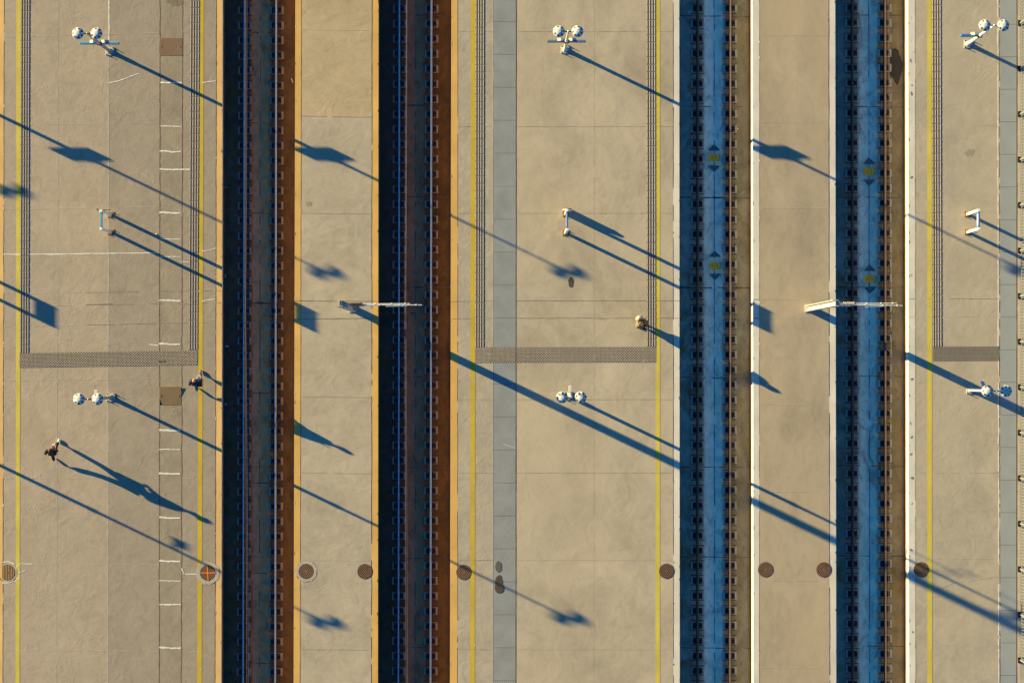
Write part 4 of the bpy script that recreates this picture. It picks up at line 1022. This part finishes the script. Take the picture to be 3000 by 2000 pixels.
    for s in (-1, 1):
        kn, an, toe = pose['leg'][s]; heel = an + (an - toe).normalized() * 0.045 + V((0, 0, -0.045))
        if pose.get('heel', {}).get(s): heel = an + V((0, -0.03, -0.03))
        pts = [(heel, (0.042, 0.042)), (an.lerp(toe, .35) + V((0, 0, -0.015)), (0.046, 0.05)), (an.lerp(toe, .8), (0.047, 0.042)), (toe + (toe - an).normalized() * 0.04, (0.036, 0.03))]
        join([(skin('shoe', pts, chain(pts), mats['shoe'], o), 0)], 'shoe', [mats['shoe']], o)
    # hair: a cap over the crown and the back of the head, with strands
    if cut.get('hair', 1):
        h = MB(); n = 22; Lh = cut.get('hair', 1)
        for k in range(9):
            t0 = math.pi * 0.0 + k * 0.20
        vs = []; fs = []; rows = 9
        for k in range(rows + 1):
            t = k / rows * 1.0
            for i in range(n):
                a = 2 * math.pi * i / n; front = max(0.0, math.sin(a))
                lim = 1.25 - 0.35 * front + (0.9 * Lh - 0.5) * (1 - front)
                th = t * lim; bul = 1 + 0.07 * math.sin(i * 3.1 + k) + 0.05 * random.random()
                r = 0.122 * bul; z = 0.045 + 0.125 * math.cos(th); 
                if th > 1.6: z -= (th - 1.6) * 0.10
                vs.append(hp(r * 0.92 * math.sin(min(th, 1.6)) * math.cos(a), -0.012 + r * 1.10 * math.sin(min(th, 1.6)) * math.sin(a), z))
        for k in range(rows):
            for i in range(n):
                j = (i + 1) % n; fs.append((k * n + i, (k + 1) * n + i, (k + 1) * n + j, k * n + j))
        h.add(vs, fs, 0, True)
        if cut.get('bun'): h.sphere(hp(0, -0.12, 0.09), 0.055, 12)
        for i in range(46):
            a = random.uniform(0, 6.28); t0 = random.uniform(0.05, 0.7); p = hp(0.105 * math.sin(t0) * math.cos(a), -0.012 + 0.125 * math.sin(t0) * math.sin(a), 0.05 + 0.128 * math.cos(t0))
            t1 = t0 + 0.6; q = hp(0.112 * math.sin(t1) * math.cos(a + .3), -0.015 + 0.130 * math.sin(t1) * math.sin(a + .3), 0.05 + 0.128 * math.cos(t1)); h.tube(p, q, 0.009, 0.005, 5)
        h.build('hair', mats['hair'], o)
    return o
M['eye_white'] = plain('eye_white', (0.8, 0.78, 0.75), 0.3, 0, 0.02); M['lip'] = plain('lip', (0.45, 0.16, 0.13), 0.5, 0, 0.05)
M['skin'] = plain('light_skin', (0.60, 0.36, 0.25), 0.55, 0, 0.06); M['skin_red'] = plain('flushed_scalp', (0.66, 0.31, 0.20), 0.5, 0, 0.10)
M['navy'] = plain('navy_cloth', (0.022, 0.028, 0.055), 0.85, 0, 0.3, 14, 0.2, 0.01); M['maroon'] = plain('dark_maroon_bag', (0.05, 0.02, 0.03), 0.8, 0, 0.3, 14)
M['denim'] = plain('washed_denim', (0.075, 0.115, 0.18), 0.85, 0, 0.3, 14); M['olive'] = plain('dark_olive_cloth', (0.028, 0.026, 0.020), 0.85, 0, 0.35, 12, 0.2, 0.01)
M['blackcloth'] = plain('black_brown_cloth', (0.022, 0.016, 0.016), 0.85, 0, 0.3, 12); M['brownhair'] = plain('brown_hair', (0.06, 0.028, 0.018), 0.65, 0, 0.5, 40)
M['darkhair'] = plain('chestnut_hair', (0.028, 0.011, 0.008), 0.65, 0, 0.5, 40); M['greyhair'] = plain('grey_hair', (0.40, 0.36, 0.35), 0.6, 0, 0.3, 30)
M['beige'] = plain('beige_coat_cloth', (0.21, 0.165, 0.085), 0.85, 0, 0.15, 10, 0.2, 0.012); M['fur'] = plain('cream_fur', (0.56, 0.50, 0.40), 0.95, 0, 0.12, 30, 0.1)
M['shoe_white'] = plain('white_shoe', (0.72, 0.70, 0.68), 0.6, 0, 0.1); M['shoe_brown'] = plain('brown_shoe', (0.07, 0.035, 0.03), 0.6, 0, 0.2); M['shoe_blue'] = plain('pale_blue_shoe', (0.42, 0.58, 0.70), 0.6, 0, 0.1)
M['purple'] = plain('purple_fabric', (0.16, 0.085, 0.27), 0.7, 0, 0.2, 10); M['amber'] = plain('amber_trim', (0.75, 0.42, 0.02), 0.6, 0, 0.1); M['greycard'] = plain('grey_card', (0.40, 0.39, 0.36), 0.8, 0, 0.25, 40)

def leg(side, hipy, kx, ky, kz, ax, ay, az, tx, ty, tz): return (V((kx, ky, kz)), V((ax, ay, az)), V((tx, ty, tz)))
# man striding along the yellow line, facing up the picture, dark jacket
poseA = dict(hip=V((0, 0, 0.88)), chest=V((0, 0.03, 1.24)), neck=V((0, 0.05, 1.42)), head=V((0, 0.08, 1.56)),
    arm={-1: (V((-0.20, 0.03, 1.32)), V((-0.27, -0.12, 1.08)), V((-0.24, 0.06, 0.92)), V((-0.22, 0.13, 0.88))), 1: (V((0.20, 0.03, 1.32)), V((0.27, 0.06, 1.07)), V((0.22, 0.24, 0.98)), V((0.19, 0.31, 0.97)))},
    leg={-1: (V((-0.08, -0.10, 0.50)), V((-0.07, -0.40, 0.20)), V((-0.07, -0.27, 0.05))), 1: (V((0.08, 0.28, 0.50)), V((0.08, 0.40, 0.10)), V((0.09, 0.55, 0.05)))}, heel={-1: True})
figure(583.5, 1119, 0.0, 'balding man in a navy jacket and jeans striding along the yellow line', poseA, dict(skin=M['skin_red'], jacket=M['navy'], trousers=M['denim'], shoe=M['shoe_brown'], hair=M['greyhair']), dict(hem=0.14, hair=0, legs=1.65, girth=1.25))
o = empty('shoulder_bag', P(589, 1123)); tag(o, 'dark maroon shoulder bag carried at the side of the navy-jacketed man', 'bag')
t = MB(); t.bbox((-0.03, -0.15, 0.82), (0.19, 0.13, 1.12), 0.04); t.build('bag_body', M['maroon'], o)
t = MB(); t.tube((0.05, 0.10, 1.10), (-0.18, 0.06, 1.42), 0.018, 0.018, 8); t.tube((0.05, -0.12, 1.10), (-0.18, -0.02, 1.42), 0.018, 0.018, 8); t.build('strap', M['maroon'], o)
t = MB(); t.sphere((0.10, -0.09, 1.12), 0.03, 8); t.build('badge', M['purple'], o)
# woman in a dark jacket walking across the left platform
poseB = dict(hip=V((0, -0.02, 0.86)), chest=V((0.02, 0.05, 1.20)), neck=V((0.04, 0.08, 1.36)), head=V((0.07, 0.10, 1.48)),
    arm={-1: (V((-0.19, 0.04, 1.28)), V((-0.29, -0.10, 1.06)), V((-0.15, 0.10, 1.00)), V((-0.08, 0.15, 1.00))), 1: (V((0.18, 0.05, 1.27)), V((0.24, 0.06, 1.02)), V((0.18, 0.27, 0.96)), V((0.14, 0.34, 0.96)))},
    leg={-1: (V((-0.09, -0.14, 0.48)), V((-0.10, -0.44, 0.16)), V((-0.10, -0.32, 0.045))), 1: (V((0.09, 0.27, 0.50)), V((0.10, 0.40, 0.09)), V((0.13, 0.54, 0.045)))}, heel={-1: True})
figure(166, 1321, 0.02, 'woman with brown hair, dark olive jacket and white shoes walking across the left platform', poseB, dict(skin=M['skin'], jacket=M['olive'], trousers=M['blackcloth'], shoe=M['shoe_white'], hair=M['brownhair']), dict(hem=0.14, hair=1.0, legs=1.3, girth=1.15))
o = empty('tote_bag', P(168, 1306), -0.12); tag(o, 'purple and amber tote bag held in front of the dark-jacketed woman', 'bag')
t = MB(); t.bbox((-0.07, -0.09, 0.62), (0.11, 0.09, 0.93), 0.03); t.build('bag_body', M['purple'], o)
t = MB(); t.bbox((0.05, 0.05, 0.90), (0.12, 0.11, 0.95), 0.01); t.build('trim', M['amber'], o)
t = MB(); t.bbox((-0.03, 0.06, 0.90), (0.05, 0.11, 0.96), 0.01); t.build('flap', M['label'], o)
t = MB(); t.bbox((-0.15, -0.09, 0.0), (0.15, 0.09, 0.006), 0.001, 0, Matrix.Translation((0.12, -0.10, 0.86)) @ Matrix.Rotation(0.35, 4, 'Z') @ Matrix.Scale(0.55, 4))
o2 = t.build('paper_card', M['greycard'], None, P(171, 1313)); tag(o2, 'small grey card held beside the dark-jacketed woman', 'card')
# person in a beige coat looking at a phone
poseC = dict(hip=V((0, 0, 0.86)), chest=V((0, 0.0, 1.20)), neck=V((0, 0.04, 1.33)), head=V((0, 0.12, 1.43)),
    arm={-1: (V((-0.20, 0.0, 1.28)), V((-0.30, 0.04, 1.02)), V((-0.12, 0.28, 1.06)), V((-0.05, 0.33, 1.09))), 1: (V((0.20, 0.0, 1.28)), V((0.30, 0.02, 1.02)), V((0.12, 0.27, 1.06)), V((0.05, 0.33, 1.08)))},
    leg={-1: (V((-0.09, 0.03, 0.46)), V((-0.10, -0.03, 0.09)), V((-0.12, 0.12, 0.045))), 1: (V((0.09, 0.06, 0.46)), V((0.10, 0.02, 0.09)), V((0.14, 0.17, 0.045)))})
figC = figure(1877, 949, R(-155), 'person in a bulky beige coat looking down at a phone beside the tactile strip', poseC, dict(skin=M['skin'], jacket=M['beige'], trousers=M['denim'], shoe=M['shoe_blue'], hair=M['darkhair']), dict(hem=0.0, girth=1.30, hair=1.1, bun=True, coat=True, legs=1.55))
figC.scale = (0.93, 0.93, 0.93)
o = empty('phone', P(1881.5, 963)); tag(o, 'dark phone held by the person in the beige coat', 'phone')
t = MB(); t.bbox((-0.045, -0.08, 1.08), (0.045, 0.08, 1.09), 0.003, 0, Matrix.Rotation(R(-155), 4, 'Z')); t.build('case', M['navy'], o)
o = empty('backpack', P(1868, 934), R(-150)); tag(o, 'fluffy cream backpack worn by the person in the beige coat', 'backpack')
t = MB(); t.sphere((0, 0, 1.15), 0.15, 16, 0, (1.05, 0.72, 1.15))
for i in range(150):
    a = random.uniform(0, 6.28); th = random.uniform(0, 2.2); d = V((math.sin(th) * math.cos(a) * 1.05, math.sin(th) * math.sin(a) * .72, math.cos(th) * 1.15))
    t.tube(V((0, 0, 1.15)) + d * 0.14, V((0, 0, 1.15)) + d * (0.165 + random.uniform(0, .02)) + V((random.uniform(-.02, .02), random.uniform(-.02, .02), 0)), 0.022, 0.008, 5)
t.build('bag_body', M['fur'], o)
t = MB(); t.tube((-0.12, 0.05, 1.28), (-0.14, 0.26, 1.33), 0.02, 0.02, 8); t.tube((0.12, 0.05, 1.28), (0.14, 0.26, 1.33), 0.02, 0.02, 8); t.build('strap', M['blackcloth'], o)
